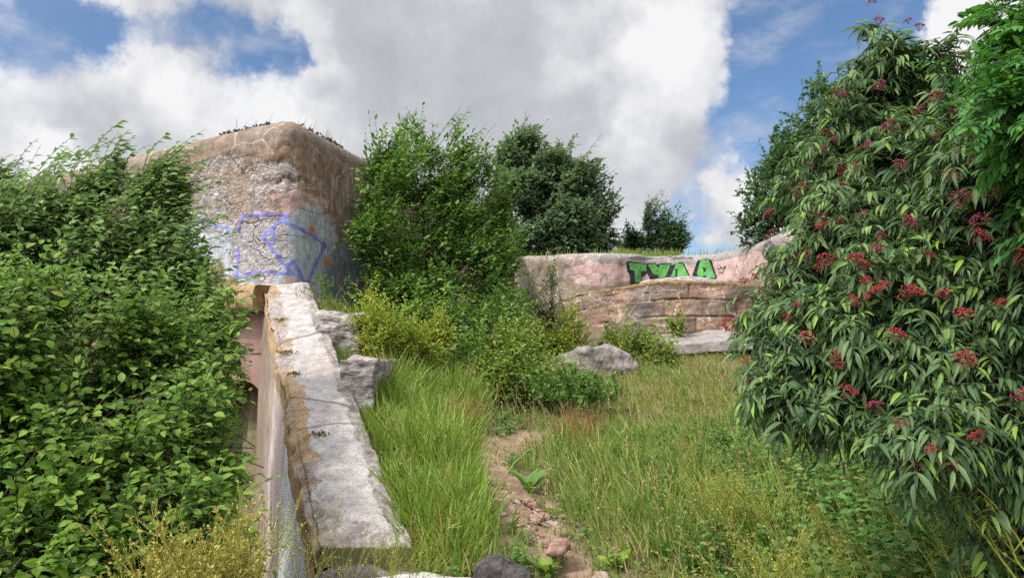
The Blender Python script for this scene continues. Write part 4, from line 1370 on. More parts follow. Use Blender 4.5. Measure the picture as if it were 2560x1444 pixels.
shrub("bramble", "dark green bramble thicket below the tall shrub and left of the curved wall", "bush", (-0.6, 12.6, 1.5),
      [E(1160, 830, 130, 75, 12.0, 0.5), E(1260, 790, 90, 60, 12.9, 0.5), E(1060, 790, 80, 40, 11.8, 0.4), E(1180, 900, 110, 50, 11.0, 0.5)],
      900, SMALL, 0.095, 9, 0.4, L_TALL, M_WOODD, 109, up=0.3, droop=0.2, shell=0.2, nlimb=40, limb_r=0.014, trunks=0, spread=0.5, gap=-0.9, parts=('stems', 'foliage'))
shrub("bramble", "light green bramble mound in front of the boulder's low end", "bush", (0.0, 10.4, 0.85),
      [E(1260, 900, 110, 80, 11.0, 0.5), E(1210, 950, 70, 70, 10.3, 0.4), E(1330, 960, 100, 70, 10.4, 0.5), E(1290, 850, 70, 45, 11.8, 0.4), E(1420, 960, 60, 45, 10.6, 0.3)],
      1150, SMALL, 0.07, 10, 0.3, L_BRAM, M_STEM, 110, up=0.35, droop=0.2, shell=0.2, nlimb=50, limb_r=0.01, trunks=0, spread=0.5, gap=-0.9, parts=('stems', 'foliage'))
shrub("sapling_bush", "yellowish young bush growing at the left end of the brown curved wall", "bush", (1.35, 15.2, 1.5),
      [E(1420, 830, 50, 55, 15.4, 0.4), E(1400, 870, 60, 40, 14.9, 0.4), E(1345, 850, 40, 40, 15.0, 0.4)],
      420, SMALL, 0.08, 12, 0.4, L_YEL, M_STEM, 111, up=0.8, shell=0.15, nlimb=30, limb_r=0.012, trunks=0, spread=0.25, gap=-0.9, parts=('stems', 'foliage'))
shrub("sapling_bush", "low green bush between the boulder and the leaning grey slab", "bush", (2.4, 13.9, 1.45),
      [E(1600, 870, 75, 55, 14.0, 0.4), E(1540, 850, 50, 40, 14.9, 0.3), E(1650, 890, 55, 45, 13.6, 0.3), E(1690, 810, 24, 32, 15.6, 0.25)],
      560, SMALL, 0.08, 10, 0.36, L_BRAM, M_STEM, 112, up=0.6, shell=0.15, nlimb=40, limb_r=0.012, trunks=0, spread=0.35, gap=-0.9, parts=('stems', 'foliage'))
shrub("bare_sapling", "sparse dark sapling with thin twigs before the parapet's left end", "sapling", (1.0, 16.5, 1.8),
      [E(1330, 740, 65, 70, 16.5, 0.4), E(1380, 700, 36, 50, 16.5, 0.3), E(1290, 780, 45, 40, 16.3, 0.3)],
      110, SMALL, 0.09, 6, 0.6, L_TALL, M_WOODD, 113, up=0.4, wind=0.2, shell=0.1, nlimb=46, limb_r=0.022, trunks=0, spread=0.15, gap=-1.5, parts=('stems', 'foliage'))


# compound-leaved plants
def pinnate(base, axis, normal, length, pairs, leaflet, tpl, rng, droop, g, width=1.0, first=0.3, wood=None):
    n = len(base)
    axis = nrm(axis)
    side = nrm(np.cross(axis, normal))
    length = length * rng.uniform(0.55, 1.3, n)
    dn = np.array((0, 0, -1.0))
    for k in range(pairs + 1):
        t = first + (1 - first) * k / pairs
        pos = base + axis * (length * t)[:, None] + dn * (droop * length * t * t * 0.8)[:, None]
        for sg in ((1, -1) if k < pairs else (0,)):
            ax = axis * (0.62 if sg else 1.0) + side * sg * 1.05 + dn * droop * (0.6 + 0.8 * t) + rng.normal(size=(n, 3)) * 0.1
            nm = normal + rng.normal(size=(n, 3)) * 0.22 + side * sg * 0.25
            v, f = leaves(tpl, pos, ax, nm, leaflet * length / length.mean() * rng.uniform(0.8, 1.15, n) * (0.85 + 0.2 * math.sin(math.pi * t)), width)
            g.add(v, f)
    if wood is not None:
        ts = np.linspace(0, 1, 4)
        pth = base[:, None] + axis[:, None] * (length[:, None] * ts)[..., None] + dn * (droop * 0.8 * length[:, None] * ts ** 2)[..., None]
        v, q = tubes(pth, np.broadcast_to(np.array((0.0022, 0.0018, 0.0014, 0.0008)), (n, 4)), 3)
        wood.add(v, q)


def compound_shrub(e, ells, ntwig, twig, nodes, length, pairs, leaflet, tpl, mat, wood, seed, droop, roots, nlimb, limb_r, shell=0.35, front=0.75, gap=-0.8, up=0.3, width=1.0, first=0.3, parts=('trunk', 'crown')):
    rng = np.random.default_rng(seed)
    tip, nn = crown_tips(ells, ntwig, rng, shell, front, 0.12, gap, 1.6, seed)
    d = nrm(nn * 0.9 + np.array((0, 0, up)) + rng.normal(size=(ntwig, 3)) * 0.3)
    L = twig * rng.uniform(0.7, 1.3, ntwig)
    ec, er = np.array([e_[0] for e_ in ells]), np.array([e_[1] for e_ in ells])
    for _ in range(4):                       # keep every twig's foot inside the crown
        rel = np.linalg.norm(((tip - d * L[:, None])[:, None] - ec[None]) / er[None], axis=2).min(1)
        L = np.where(rel > 0.85, L * 0.6, L)
    base = tip - d * L[:, None]
    wg, lg = Geo(), Geo()
    ts = np.linspace(0, 1, 3)
    v, q = tubes(base[:, None] + d[:, None] * (L[:, None] * ts)[..., None], np.broadcast_to(np.array((1.3, 1.0, 0.6)) * 0.0028, (ntwig, 3)), 4)
    wg.add(v, q)
    s0 = nrm(np.cross(d, rng.normal(size=(ntwig, 3))))
    s1 = np.cross(d, s0)
    for k in range(nodes):
        t = 0.3 + 0.7 * k / max(nodes - 1, 1)
        pos = base + d * (L * t)[:, None]
        sd = s0 if k % 2 == 0 else s1
        for sg in (1, -1):
            ax = d * 0.45 + sd * sg * 0.8 + nn * 0.2 + rng.normal(size=(ntwig, 3)) * 0.15
            nm = np.array((0, -0.15, 1.0)) + d * 0.35 + rng.normal(size=(ntwig, 3)) * 0.3
            keep = rng.random(ntwig) < 0.86
            pinnate(pos[keep], ax[keep], nm[keep], length * (1.05 - 0.3 * t), pairs, leaflet * (1.05 - 0.2 * t), tpl, rng, droop, lg, width, first, wg)
    k = nlimb
    okp = np.nonzero((d[:, 2] > 0.05) & ((d * nn).sum(1) > 0.6) & (L > twig * 0.5))[0]
    pick = rng.choice(okp, k, replace=False)
    inner = np.array([e_[0] for e_ in ells])
    rt = np.asarray(roots)[rng.integers(0, len(roots), k)] + rng.normal(size=(k, 3)) * np.array((0.05, 0.05, 0))
    near_c = inner[np.argmin(((base[pick][:, None] - inner[None]) ** 2).sum(-1), axis=1)]
    tgt = base[pick] * 0.7 + near_c * 0.3
    ctrl = rt + (tgt - rt) * np.array((0.3, 0.3, 0.7)) + rng.normal(size=(k, 3)) * 0.1
    ts = np.linspace(0, 1, 10)
    lp = (1 - ts)[None, :, None] ** 2 * rt[:, None] + 2 * (ts * (1 - ts))[None, :, None] * ctrl[:, None] + (ts ** 2)[None, :, None] * tgt[:, None]
    lp[:, 1:-1] += rng.normal(size=(k, 8, 3)) * 0.015
    v, q = tubes(lp, np.linspace(1, 0.08, 10)[None] * (limb_r * rng.uniform(0.4, 1.1, k))[:, None], 7)
    wg.add(v, q)
    wg.build(parts[0], wood, e)
    lg.build(parts[1], mat, e)


elder = empty("elder_bush", (2.9, 3.6, 0.0), "big elder bush hung with clusters of red berries", "bush")
bpy.context.view_layer.update()
EL = [E(2700, 560, 190, 420, 3.5, 0.5), E(2720, 1000, 180, 260, 3.4, 0.5), E(1955, 760, 75, 85, 3.5, 0.22), E(1950, 900, 70, 90, 3.3, 0.2), E(2010, 620, 55, 55, 3.6, 0.2), E(2020, 510, 60, 60, 3.8, 0.2), E(2285, 170, 110, 65, 3.6, 0.25), E(2385, 115, 65, 50, 3.5, 0.2), E(2110, 230, 60, 70, 3.8, 0.2), E(2085, 400, 80, 120, 3.8, 0.3), E(2260, 300, 140, 130, 3.7, 0.35), E(2160, 430, 150, 270, 3.7, 0.35), E(2092, 640, 122, 190, 3.5, 0.3), E(2300, 520, 230, 330, 3.4, 0.5), E(2000, 800, 100, 120, 3.4, 0.25), E(2180, 800, 200, 200, 3.1, 0.4),
      E(2450, 640, 200, 330, 3.0, 0.5), E(2060, 960, 130, 120, 3.2, 0.25), E(2290, 1090, 130, 90, 2.7, 0.22), E(2430, 1020, 150, 90, 2.8, 0.25), E(2178, 120, 40, 110, 3.7, 0.12), E(2270, 130, 50, 60, 3.6, 0.15), E(2360, 190, 140, 120, 3.5, 0.3), E(2150, 1010, 110, 90, 3.0, 0.2), E(2560, 900, 120, 350, 2.9, 0.4), E(2350, 900, 200, 130, 3.0, 0.4), E(2520, 1130, 150, 110, 2.8, 0.3), E(2380, 1010, 200, 110, 3.3, 0.3)]
compound_shrub(elder, EL, 2350, 0.24, 3, 0.115, 3, 0.071, LANCE, L_ELDER, M_WOODD, 201, 0.55, [(2.75, 4.2, 0.0), (3.0, 4.4, 0.0), (3.1, 3.9, 0.0)], 60, 0.035, shell=0.3, front=0.72, gap=-0.42, up=0.25, width=0.74)


def front_hit(ells, px, py, inset=0.93):
    r = ray(px, py)
    r = r / np.linalg.norm(r)
    best = None
    for c, ra in ells:
        o = (EYE - c) / (ra * inset)
        d = r / (ra * inset)
        A, B, C = d @ d, 2 * o @ d, o @ o - 1
        D = B * B - 4 * A * C
        if D > 0:
            t = (-B - math.sqrt(D)) / (2 * A)
            if best is None or t < best:
                best = t
    if best is None:
        return None
    return EYE + r * best


def berry_mesh(seed):
    rng = np.random.default_rng(seed)
    bm = bmesh.new()
    bmesh.ops.create_icosphere(bm, subdivisions=2, radius=1.0)
    sv = np.array([v.co[:] for v in bm.verts])
    sf = np.array([[v.index for v in f_.verts] for f_ in bm.faces])
    bm.free()
    g = Geo()
    n = int(rng.integers(45, 80))
    ctr = []
    for k in range(n):
        a = rng.uniform(0, 6.28)
        r = math.sqrt(rng.uniform(0, 1)) * 0.036
        h = math.sqrt(max(0, 1 - (r / 0.04) ** 2)) * 0.028 * rng.uniform(0.5, 1.05)
        ctr.append((r * math.cos(a) * 1.15, r * math.sin(a), h))
    for c in ctr:
        g.add(sv * rng.uniform(0.0026, 0.0036) + np.array(c), sf)
    return g


M_STALK = plain("reddish_stalk", (0.12, 0.04, 0.035), 0.8, 0.3)
M_BERRYD, g = material('dark_unripe_berry')
r_ = g.n('ShaderNodeNewGeometry').outputs['Random Per Island']
g.surface(g.ramp(r_, [(0.0, (0.09, 0.012, 0.024)), (0.6, (0.19, 0.018, 0.045)), (1.0, (0.28, 0.04, 0.06))]), 0.5)
bmeshes = []
for k in range(5):
    o = berry_mesh(300 + k).build("berry_cluster", M_BERRYD if k in (1, 3) else M_BERRY, elder)
    rng = np.random.default_rng(320 + k)
    n = 14
    a = rng.uniform(0, 6.28, n)
    endp = np.stack([0.03 * np.cos(a), 0.03 * np.sin(a), np.full(n, 0.018)], -1)
    st = np.zeros((n, 3)) + np.array((0, 0, -0.03))
    v, q = tubes(np.stack([st, 0.5 * (st + endp) + np.array((0, 0, -0.004)), endp], 1), np.full((n, 3), 0.0009), 3)
    s_ = mesh_np("stalk", v, [q], M_STALK)
    bmeshes.append((o, s_))
bpos = [(2175, 8), (2190, 60), (2262, 60), (2290, 75), (2080, 232), (2100, 250), (2195, 222), (2215, 322), (2292, 285), (2375, 290), (2230, 330), (2055, 335), (2080, 355), (2045, 380), (2130, 420), (2105, 430),
        (2160, 372), (2000, 470), (1985, 490), (2095, 475), (2020, 420), (2385, 395), (2415, 400), (2360, 450), (2390, 505), (1920, 540), (2045, 548), (2050, 572), (2190, 595), (2435, 595), (2440, 555), (1915, 600), (1928, 582),
        (2130, 650), (2145, 665), (2180, 630), (1918, 680), (2045, 670), (2060, 655), (2200, 715), (2185, 730), (2265, 730), (2250, 738), (2285, 735), (2120, 755), (2155, 745), (1960, 795), (1985, 765), (1855, 705), (1880, 695),
        (1815, 815), (2545, 635), (2535, 650), (2395, 790), (2540, 990), (2080, 900), (1860, 905), (1875, 958), (1890, 993), (2275, 1160), (2370, 1165), (2340, 1160), (2320, 1120), (2180, 1015), (2155, 705), (2260, 560), (2330, 250), (2100, 560), (2240, 420), (2310, 640), (2350, 740), (2230, 840), (2010, 640), (2490, 760), (2470, 480), (2150, 540), (2330, 350), (2010, 850), (2110, 980), (2240, 1060), (2430, 1090), (2400, 900)]
rng = np.random.default_rng(400)
for i, (a, b) in enumerate(bpos):
    h = front_hit(EL, a, b, 1.10)
    if h is None:
        c_ = min(EL, key=lambda e: (proj(e[0])[0] - a) ** 2 + (proj(e[0])[1] - b) ** 2)
        h = P(a, b, c_[0][1] - 0.05)
    src, stk = bmeshes[i if i < 5 else int(rng.choice([0, 2, 4] if b > 560 and rng.random() < 0.75 else [1, 3]))]
    if i < 5:
        o, s_ = src, stk
    else:
        o, s_ = src.copy(), stk.copy()
        COL.objects.link(o)
        COL.objects.link(s_)
        o.parent = elder
        o.matrix_parent_inverse = elder.matrix_basis.inverted()
    o.location = tuple(h - np.array((0, 0.03, 0.0)))
    o.rotation_euler = (rng.normal() * 0.4 + 0.35, rng.normal() * 0.4, rng.uniform(0, 6))
    sc_ = rng.uniform(0.5, 1.1)
    o.scale = (sc_, sc_, sc_)
    s_.parent = o

rowan = empty("rowan_tree", (3.0, 2.9, 0.0), "rowan with feathery bright green leaves at the far right edge", "tree")
bpy.context.view_layer.update()
RW = [E(2690, 150, 130, 300, 3.0, 0.35), E(2560, 130, 80, 190, 2.6, 0.25), E(2545, 290, 95, 120, 2.4, 0.2), E(2470, 240, 70, 50, 2.8, 0.2), E(2610, 330, 110, 300, 2.5, 0.3), E(2510, 80, 55, 110, 2.9, 0.15)]
compound_shrub(rowan, RW, 200, 0.2, 3, 0.16, 7, 0.052, ELLIP, L_ROWAN, M_WOODD, 203, 0.3, [(2.5, 2.9, 0.0)], 24, 0.03, shell=0.3, gap=-0.9, up=0.2, width=0.85, first=0.2)


# ------------------------------------------------------------------ grass and herbs
def blades(pos, h, w, lean, curl, rng):
    n = len(pos)
    th = rng.normal(size=n) * 0.7
    sd = np.stack([np.cos(th), np.sin(th) * 0.5, 0 * th], -1)
    ld = nrm(lean + rng.normal(size=(n, 3)) * np.array((0.35, 0.35, 0)))
    ls = []
    for s, ww in ((0, 0.8), (0.4, 1.0), (0.75, 0.7), (1.0, 0)):
        c = pos + np.array((0, 0, 1.0)) * (h * s * (1 - 0.25 * curl * s))[:, None] + ld * (h * curl * s ** 1.8)[:, None]
        if ww:
            ls += [c - sd * (w * ww / 2)[:, None], c + sd * (w * ww / 2)[:, None]]
        else:
            ls += [c]
    v = np.stack(ls, 1)
    t = np.array([(0, 1, 3), (0, 3, 2), (2, 3, 5), (2, 5, 4), (4, 5, 6)])
    f = t[None] + (np.arange(n) * 7)[:, None, None]
    return v.reshape(-1, 3), f.reshape(-1, 3)


def scatter(n, x0, x1, y0, y1, density, rng):
    out = []
    got = 0
    while got < n:
        m = n * 2
        # denser near the camera
        y = y0 + (y1 - y0) * rng.random(m) ** 1.25
        x = rng.uniform(x0, x1, m)
        k = rng.random(m) < density(x, y)
        out.append(np.stack([x[k], y[k]], -1))
        got += k.sum()
        if got == 0:
            break
    p = np.concatenate(out)[:n]
    return np.column_stack([p, terrain(p[:, 0], p[:, 1])])


def right_of_wall(x, y, m=0.42):
    return x > WX0 + WK * y + m


def open_ground(x, y):
    ok = right_of_wall(x, y) & (y > 4.2)
    ok &= ~((x > -1.35) & (x < 0.3) & (y < 5.2))
    return ok


def tuft_noise(x, y, fq, seed):
    return snoise(np.stack([x, y, 0 * x], -1), fq, seed)


def d_tall(x, y):
    qx, qy = proj(np.stack([x, y, terrain(x, y)], -1))
    m = ell_mask(qx, qy, [(1060, 1150, 110, 190, 1.0), (1100, 1340, 110, 100, 0.7), (1050, 1000, 100, 70, 1.0), (1150, 1010, 50, 60, 0.5), (1000, 1240, 60, 150, 0.9)])
    return np.where(open_ground(x, y), m * sstep(path_dist(x, y), 0.22, 0.5) * (0.35 + 0.65 * (tuft_noise(x, y, 0.8, 77) > -0.3)), 0)


def tufts(p, per, rad, hgt, w, lean, rng, hvar=0.35):
    """grass growing in tufts: blades fan out of each tuft"""
    n = len(p)
    th = hgt * rng.uniform(1 - hvar, 1 + hvar, n)
    t = np.repeat(np.arange(n), per)
    off = rng.normal(size=(len(t), 2)) * rad
    q = p[t].copy()
    q[:, :2] += off
    q[:, 2] = terrain(q[:, 0], q[:, 1]) - 0.01
    h = th[t] * rng.uniform(0.35, 1.1, len(t))
    ln = np.column_stack([off * 7.0, np.zeros(len(t))]) + (np.asarray(lean) * rng.uniform(0.3, 1.6, (n, 1)))[t]
    return blades(q, h, rng.uniform(w[0], w[1], len(t)), ln, rng.uniform(0.1, 0.7, len(t)), rng)


rng = np.random.default_rng(500)
p = scatter(1050, -3.2, 1.2, 4.6, 11.5, d_tall, rng)
v, f = tufts(p, 13, 0.07, 0.30 + 0.24 * np.clip(0.5 + tuft_noise(p[:, 0], p[:, 1], 0.7, 78), 0, 1), (0.008, 0.017), (0.12, -0.1, 0), rng)
tag(mesh_np("tall_grass", v, [f], L_GRASS), "tall bright green grass bending beside the sloping wall", "grass", kind="stuff")


def d_meadow(x, y):
    pd = path_dist(x, y)
    m = sstep(pd, 0.06, 0.34) * (0.28 + 0.72 * (tuft_noise(x, y, 0.6, 21) > -0.15))
    qx, qy = proj(np.stack([x, y, terrain(x, y)], -1))
    m = m * (1 - 0.7 * ell_mask(qx, qy, [(1440, 1060, 130, 30, 0.9), (1240, 1080, 60, 50, 0.8)]))
    return np.where(open_ground(x, y), np.maximum(m, 0.45), 0)


p = scatter(8300, -3, 7, 4.3, 15.5, d_meadow, rng)
qx, qy = proj(p)
tn = 0.5 + 0.5 * np.clip(tuft_noise(p[:, 0], p[:, 1], 0.45, 22), -1, 1)
lush = ell_mask(qx, qy, [(1600, 1230, 230, 150, 1.0), (1400, 1150, 90, 80, 0.8), (1850, 1330, 250, 120, 0.8)])
h = (0.10 + 0.14 * tn + 0.22 * lush) * (0.22 + 0.78 * sstep(path_dist(p[:, 0], p[:, 1]), 0.1, 0.6))
v, f = tufts(p, 10, 0.06, h, (0.006, 0.014), (-0.3, -0.1, 0), rng)
tag(mesh_np("meadow_grass", v, [f], L_MEADOW), "mixed green meadow grass spreading right of the dirt path", "grass", kind="stuff")


rng = np.random.default_rng(507)
p = np.concatenate([scatter(900, -9, -1, 3.0, 12, lambda x, y: ((x < WX0 + WK * y - 0.6) & (y < CORNER[1] - (x - CORNER[0]) * 0.607 - 0.3)) * 1.0, rng),
                    scatter(1500, 6, 16, 5, 24, lambda x, y: ((x > 8.9) | (y < 15)) * 1.0, rng), scatter(400, -9, 0.4, 1.0, 3.2, lambda x, y: (x < -0.9) * 1.0, rng)])
v, f = tufts(p, 9, 0.12, rng.uniform(0.12, 0.4, len(p)), (0.010, 0.022), (0.1, -0.1, 0), rng)
tag(mesh_np("rough_grass", v, [f], L_MEADOW), "rough grass on the court floor and the slopes beyond the elder", "grass", kind="stuff")


def d_straw(x, y):
    qx, qy = proj(np.stack([x, y, terrain(x, y)], -1))
    m = ell_mask(qx, qy, [(1600, 1020, 260, 70, 0.8), (1820, 960, 120, 60, 1.0), (1440, 1090, 90, 50, 0.9), (1620, 1420, 130, 40, 0.5), (1130, 1330, 80, 80, 0.5), (1300, 1080, 90, 40, 0.5), (2000, 1400, 300, 80, 0.5)])
    return np.where(open_ground(x, y), np.maximum(m, 0.06) * sstep(path_dist(x, y), 0.05, 0.3), 0)


p = scatter(3000, -2, 6, 4.3, 15.5, d_straw, rng)
h = rng.uniform(0.08, 0.4, len(p))
v, f = blades(p, h, rng.uniform(0.004, 0.008, len(p)), np.array((-0.3, -0.1, 0)), rng.uniform(0.1, 0.7, len(p)), rng)
tag(mesh_np("dry_grass", v, [f], L_STRAW), "thin straw coloured dry grass among the green", "grass", kind="stuff")


def d_thatch(x, y):
    return np.where(open_ground(x, y) & (tuft_noise(x, y, 0.6, 21) < 0.25), np.maximum(sstep(path_dist(x, y), 0.1, 0.4), 0.1), 0)


p = scatter(3000, -2.5, 6, 4.3, 14, d_thatch, rng)
v, f = blades(p, rng.uniform(0.06, 0.2, len(p)), rng.uniform(0.004, 0.009, len(p)), np.array((-0.2, -0.2, 0)), rng.uniform(0.9, 1.9, len(p)), rng)
tag(mesh_np("dead_grass", v, [f], L_STRAW), "flattened dead grass lying between the green tufts", "grass", kind="stuff")


def d_rust(x, y):
    qx, qy = proj(np.stack([x, y, terrain(x, y)], -1))
    m = ell_mask(qx, qy, [(1165, 1070, 45, 25, 1.0), (1440, 1100, 60, 30, 0.9), (1110, 1350, 50, 60, 0.35), (1700, 1180, 70, 30, 0.3)])
    return np.where(open_ground(x, y), m, 0)


p = scatter(900, -2, 3, 4.6, 11, d_rust, rng)
v, f = blades(p, rng.uniform(0.12, 0.42, len(p)), rng.uniform(0.003, 0.006, len(p)), np.array((0.2, -0.1, 0)), rng.uniform(0.05, 0.4, len(p)), rng)
tag(mesh_np("rusty_grass", v, [f], L_RUST), "rust brown dead stalks in patches of the grass", "grass", kind="stuff")


def d_seed(x, y):
    return np.where(open_ground(x, y), np.maximum(d_meadow(x, y), d_tall(x, y)) * 0.7 + 0.1, 0)


p = scatter(420, -2.6, 6, 4.3, 12, d_seed, rng)
n = len(p)
hh = rng.uniform(0.35, 0.75, n)
ln = np.column_stack([rng.normal(-0.1, 0.25, n), rng.normal(-0.05, 0.2, n), np.zeros(n)])
ts = np.linspace(0, 1, 5)
st = p[:, None] + np.array((0, 0, 1.0)) * (hh[:, None] * ts)[..., None] + ln[:, None] * (hh[:, None] * ts ** 2)[..., None]
gg = Geo()
v, q = tubes(st, np.broadcast_to(np.linspace(0.0018, 0.001, 5), (n, 5)), 3)
gg.add(v, np.concatenate([q[:, [0, 1, 2]], q[:, [0, 2, 3]]]))
k = 16
tt_ = np.tile(np.linspace(0, 1, k), n)
ii = np.repeat(np.arange(n), k)
hp = st[ii, 3] * (1 - tt_)[:, None] + st[ii, 4] * tt_[:, None]
v, f = leaves(SIMPLE, hp, nrm(st[ii, 4] - st[ii, 3]) + rng.normal(size=(n * k, 3)) * 0.4, rng.normal(size=(n * k, 3)), rng.uniform(0.015, 0.03, n * k))
gg.add(v, f)
tag(gg.build("seeding_grass", L_STRAW), "thin straw coloured grass stalks with seed heads", "grass", kind="stuff")


def embank(x, y):
    ypar = np.interp(x, par[:8, 0], par[:8, 1])
    return ((y > ypar + 0.3) & (y < ypar + 2.5)) * np.where((x > 3.4) & (x < 5.7), 1.0, 0.07)


p = scatter(2000, 0.5, 8, 23, 28, embank, rng)
p[:, 2] = 4.85
v, f = blades(p, rng.uniform(0.1, 0.4, len(p)), rng.uniform(0.015, 0.03, len(p)), np.array((0.3, -0.1, 0)), rng.uniform(0.1, 0.5, len(p)), rng)
tag(mesh_np("embankment_grass", v, [f], L_MEADOW), "grass growing on the bank just behind the parapet top", "grass", kind="stuff")


# broad-leaved ground cover
def d_cover(x, y):
    qx, qy = proj(np.stack([x, y, terrain(x, y)], -1))
    m = ell_mask(qx, qy, [(2200, 1350, 420, 230, 1.0), (2450, 1200, 300, 200, 1.0), (1950, 1150, 180, 110, 0.6), (1750, 1130, 120, 70, 0.35), (1780, 1420, 120, 50, 0.6), (1330, 1420, 90, 40, 0.7), (1260, 1060, 90, 40, 0.35), (1600, 1180, 90, 60, 0.3), (1900, 950, 120, 50, 0.4)])
    return np.where(open_ground(x, y) & (path_dist(x, y) > 0.18), np.maximum(m, 0.05), 0)


def herb_field(name, p, hfun, mat, leaf, label, seed, nleaf=10, tpl=SMALL):
    rng = np.random.default_rng(seed)
    n = len(p)
    h = hfun(p) * rng.uniform(0.5, 1.2, n)
    t = np.repeat(np.arange(n), nleaf)
    s = np.tile((np.arange(nleaf) + 0.6) / nleaf, n)
    lean = rng.normal(size=(n, 3)) * np.array((0.25, 0.25, 0))
    pos = p[t] + np.array((0, 0, 1.0)) * (h[t] * s)[:, None] + lean[t] * (h[t] * s ** 1.5)[:, None]
    a = np.tile(np.arange(nleaf) * 2.4, n) + rng.uniform(0, 6.28, n)[t]
    ax = np.stack([np.cos(a), np.sin(a), rng.uniform(-0.1, 0.7, len(a))], -1)
    nm = np.array((0, -0.2, 1.0)) + rng.normal(size=(len(a), 3)) * 0.3
    g = Geo()
    v, f = leaves(tpl, pos, ax, nm, leaf * rng.uniform(0.5, 1.2, len(a)) * (1.1 - 0.4 * s))
    g.add(v, f)
    stem = np.stack([p, p + np.array((0, 0, 0.5)) * h[:, None] + lean * (0.35 * h)[:, None], p + np.array((0, 0, 1.0)) * h[:, None] + lean * h[:, None]], 1)
    v, q = tubes(stem, np.broadcast_to(np.array((0.0022, 0.0018, 0.001)), (n, 3)), 3)
    g.add(v, np.concatenate([q[:, [0, 1, 2]], q[:, [0, 2, 3]]]))
    return tag(g.build(name, mat), label, "plants", kind="stuff")


rng = np.random.default_rng(504)
p = scatter(3300, -1, 7, 4.0, 13, d_cover, rng)
herb_field("ground_cover", p, lambda q: 0.10 + 0.25 * np.exp(-((q[:, 1] - 4) / 3.5) ** 2) * (q[:, 0] > 1.2) + 0.05, L_HERB, 0.075, "broad leaved weeds covering the ground under the elder", 510)


def d_under(x, y):
    return np.where((x > 1.45 + 0.24 * (y - 4)) & (y > 3.0), 1.0, 0)


rng = np.random.default_rng(505)
p = scatter(2300, 1.4, 5.6, 3.2, 8.5, d_under, rng)
herb_field("undergrowth", p, lambda q: 0.30 + 0.75 * sstep(q[:, 0] - 0.28 * (q[:, 1] - 4), 1.5, 2.5), L_HERB, 0.10, "lush tall weeds under the elder at the bottom right", 512, nleaf=14, tpl=OVATE)


p = scatter(520, 1.2, 4.6, 3.3, 8.0, d_under, rng)
v, f = tufts(p, 9, 0.05, rng.uniform(0.3, 0.75, len(p)), (0.006, 0.014), (-0.3, -0.1, 0), rng)
tag(mesh_np("undergrowth_grass", v, [f], L_MEADOW), "long arching grass leaning out from under the elder", "grass", kind="stuff")


def d_small(x, y):
    return np.where(open_ground(x, y) & (path_dist(x, y) > 0.1), 0.35 + 0.6 * (tuft_noise(x, y, 0.6, 31) > 0.1), 0)


rng = np.random.default_rng(506)
p = scatter(3600, -2.5, 6.5, 4.3, 15, d_small, rng)
herb_field("low_weeds", p, lambda q: np.full(len(q), 0.13), L_BRAM, 0.035, "tiny leaved low weeds scattered through the grass", 511, nleaf=12)


# single weeds with their own stems
def weed(name, label, cat, base, nstem, height, spread, lean, seed, mat, nbranch=7, pod=0.006, leafn=6, leaf=0.03, group=None, stem_r=0.0022, parts=('stems', 'foliage'), podmat=None, br_len=0.3):
    rng = np.random.default_rng(seed)
    base = np.asarray(base, float)
    e = empty(name, base, label, cat, group)
    bpy.context.view_layer.update()
    g = Geo()
    b = base + rng.normal(size=(nstem, 3)) * np.array((spread * 0.28, spread * 0.28, 0))
    h = height * rng.uniform(0.6, 1.1, nstem)
    dr = nrm(rng.normal(size=(nstem, 3)) * np.array((1, 1, 0)) + 1e-6) * rng.uniform(0, 1, (nstem, 1)) * spread / max(height, 0.1) + np.array(lean)
    ts = np.linspace(0, 1, 6)
    st = b[:, None] + np.array((0, 0, 1.0)) * (h[:, None] * ts)[..., None] + dr[:, None] * (h[:, None] * ts ** 1.4)[..., None]
    st[:, 1:] += rng.normal(size=(nstem, 5, 3)) * 0.008
    v, q = tubes(st, np.linspace(1.2, 0.45, 6)[None] * np.full((nstem, 1), stem_r), 4)
    g.add(v, q)
    # side branches
    m = nstem * nbranch
    si = np.repeat(np.arange(nstem), nbranch)
    s = rng.uniform(0.3, 0.95, m)
    k = np.clip((s * 5).astype(int), 0, 4)
    fr = (s * 5 - k)[:, None]
    p0 = st[si, k] * (1 - fr) + st[si, k + 1] * fr
    td = nrm(st[si, k + 1] - st[si, k])
    bd = nrm(td + rng.normal(size=(m, 3)) * 0.45)
    bl_ = height * br_len * (1.1 - s) * rng.uniform(0.6, 1.3, m) + 0.04
    bp = p0[:, None] + bd[:, None] * (bl_[:, None] * np.linspace(0, 1, 3))[..., None] + np.array((0, 0, 0.15)) * (bl_[:, None] * np.linspace(0, 1, 3) ** 2)[..., None]
    v, q = tubes(bp, np.broadcast_to(np.array((0.8, 0.6, 0.35)) * stem_r, (m, 3)), 3)
    g.add(v, q)
    g.build(parts[0], mat, e)
    # pods / tiny leaves along the branches
    lg = Geo()
    r = rng.uniform(0.25, 1, (m, leafn))
    lp = (bp[:, None, 0] + (bp[:, None, 2] - bp[:, None, 0]) * r[..., None]).reshape(-1, 3)
    ax = np.repeat(bd, leafn, 0) + rng.normal(size=(m * leafn, 3)) * 0.6
    v, f = leaves(SIMPLE, lp, ax, rng.normal(size=(m * leafn, 3)) + np.array((0, 0, 0.5)), leaf * rng.uniform(0.5, 1.1, m * leafn))
    lg.add(v, f)
    lg.build(parts[1], podmat or mat, e)
    return e


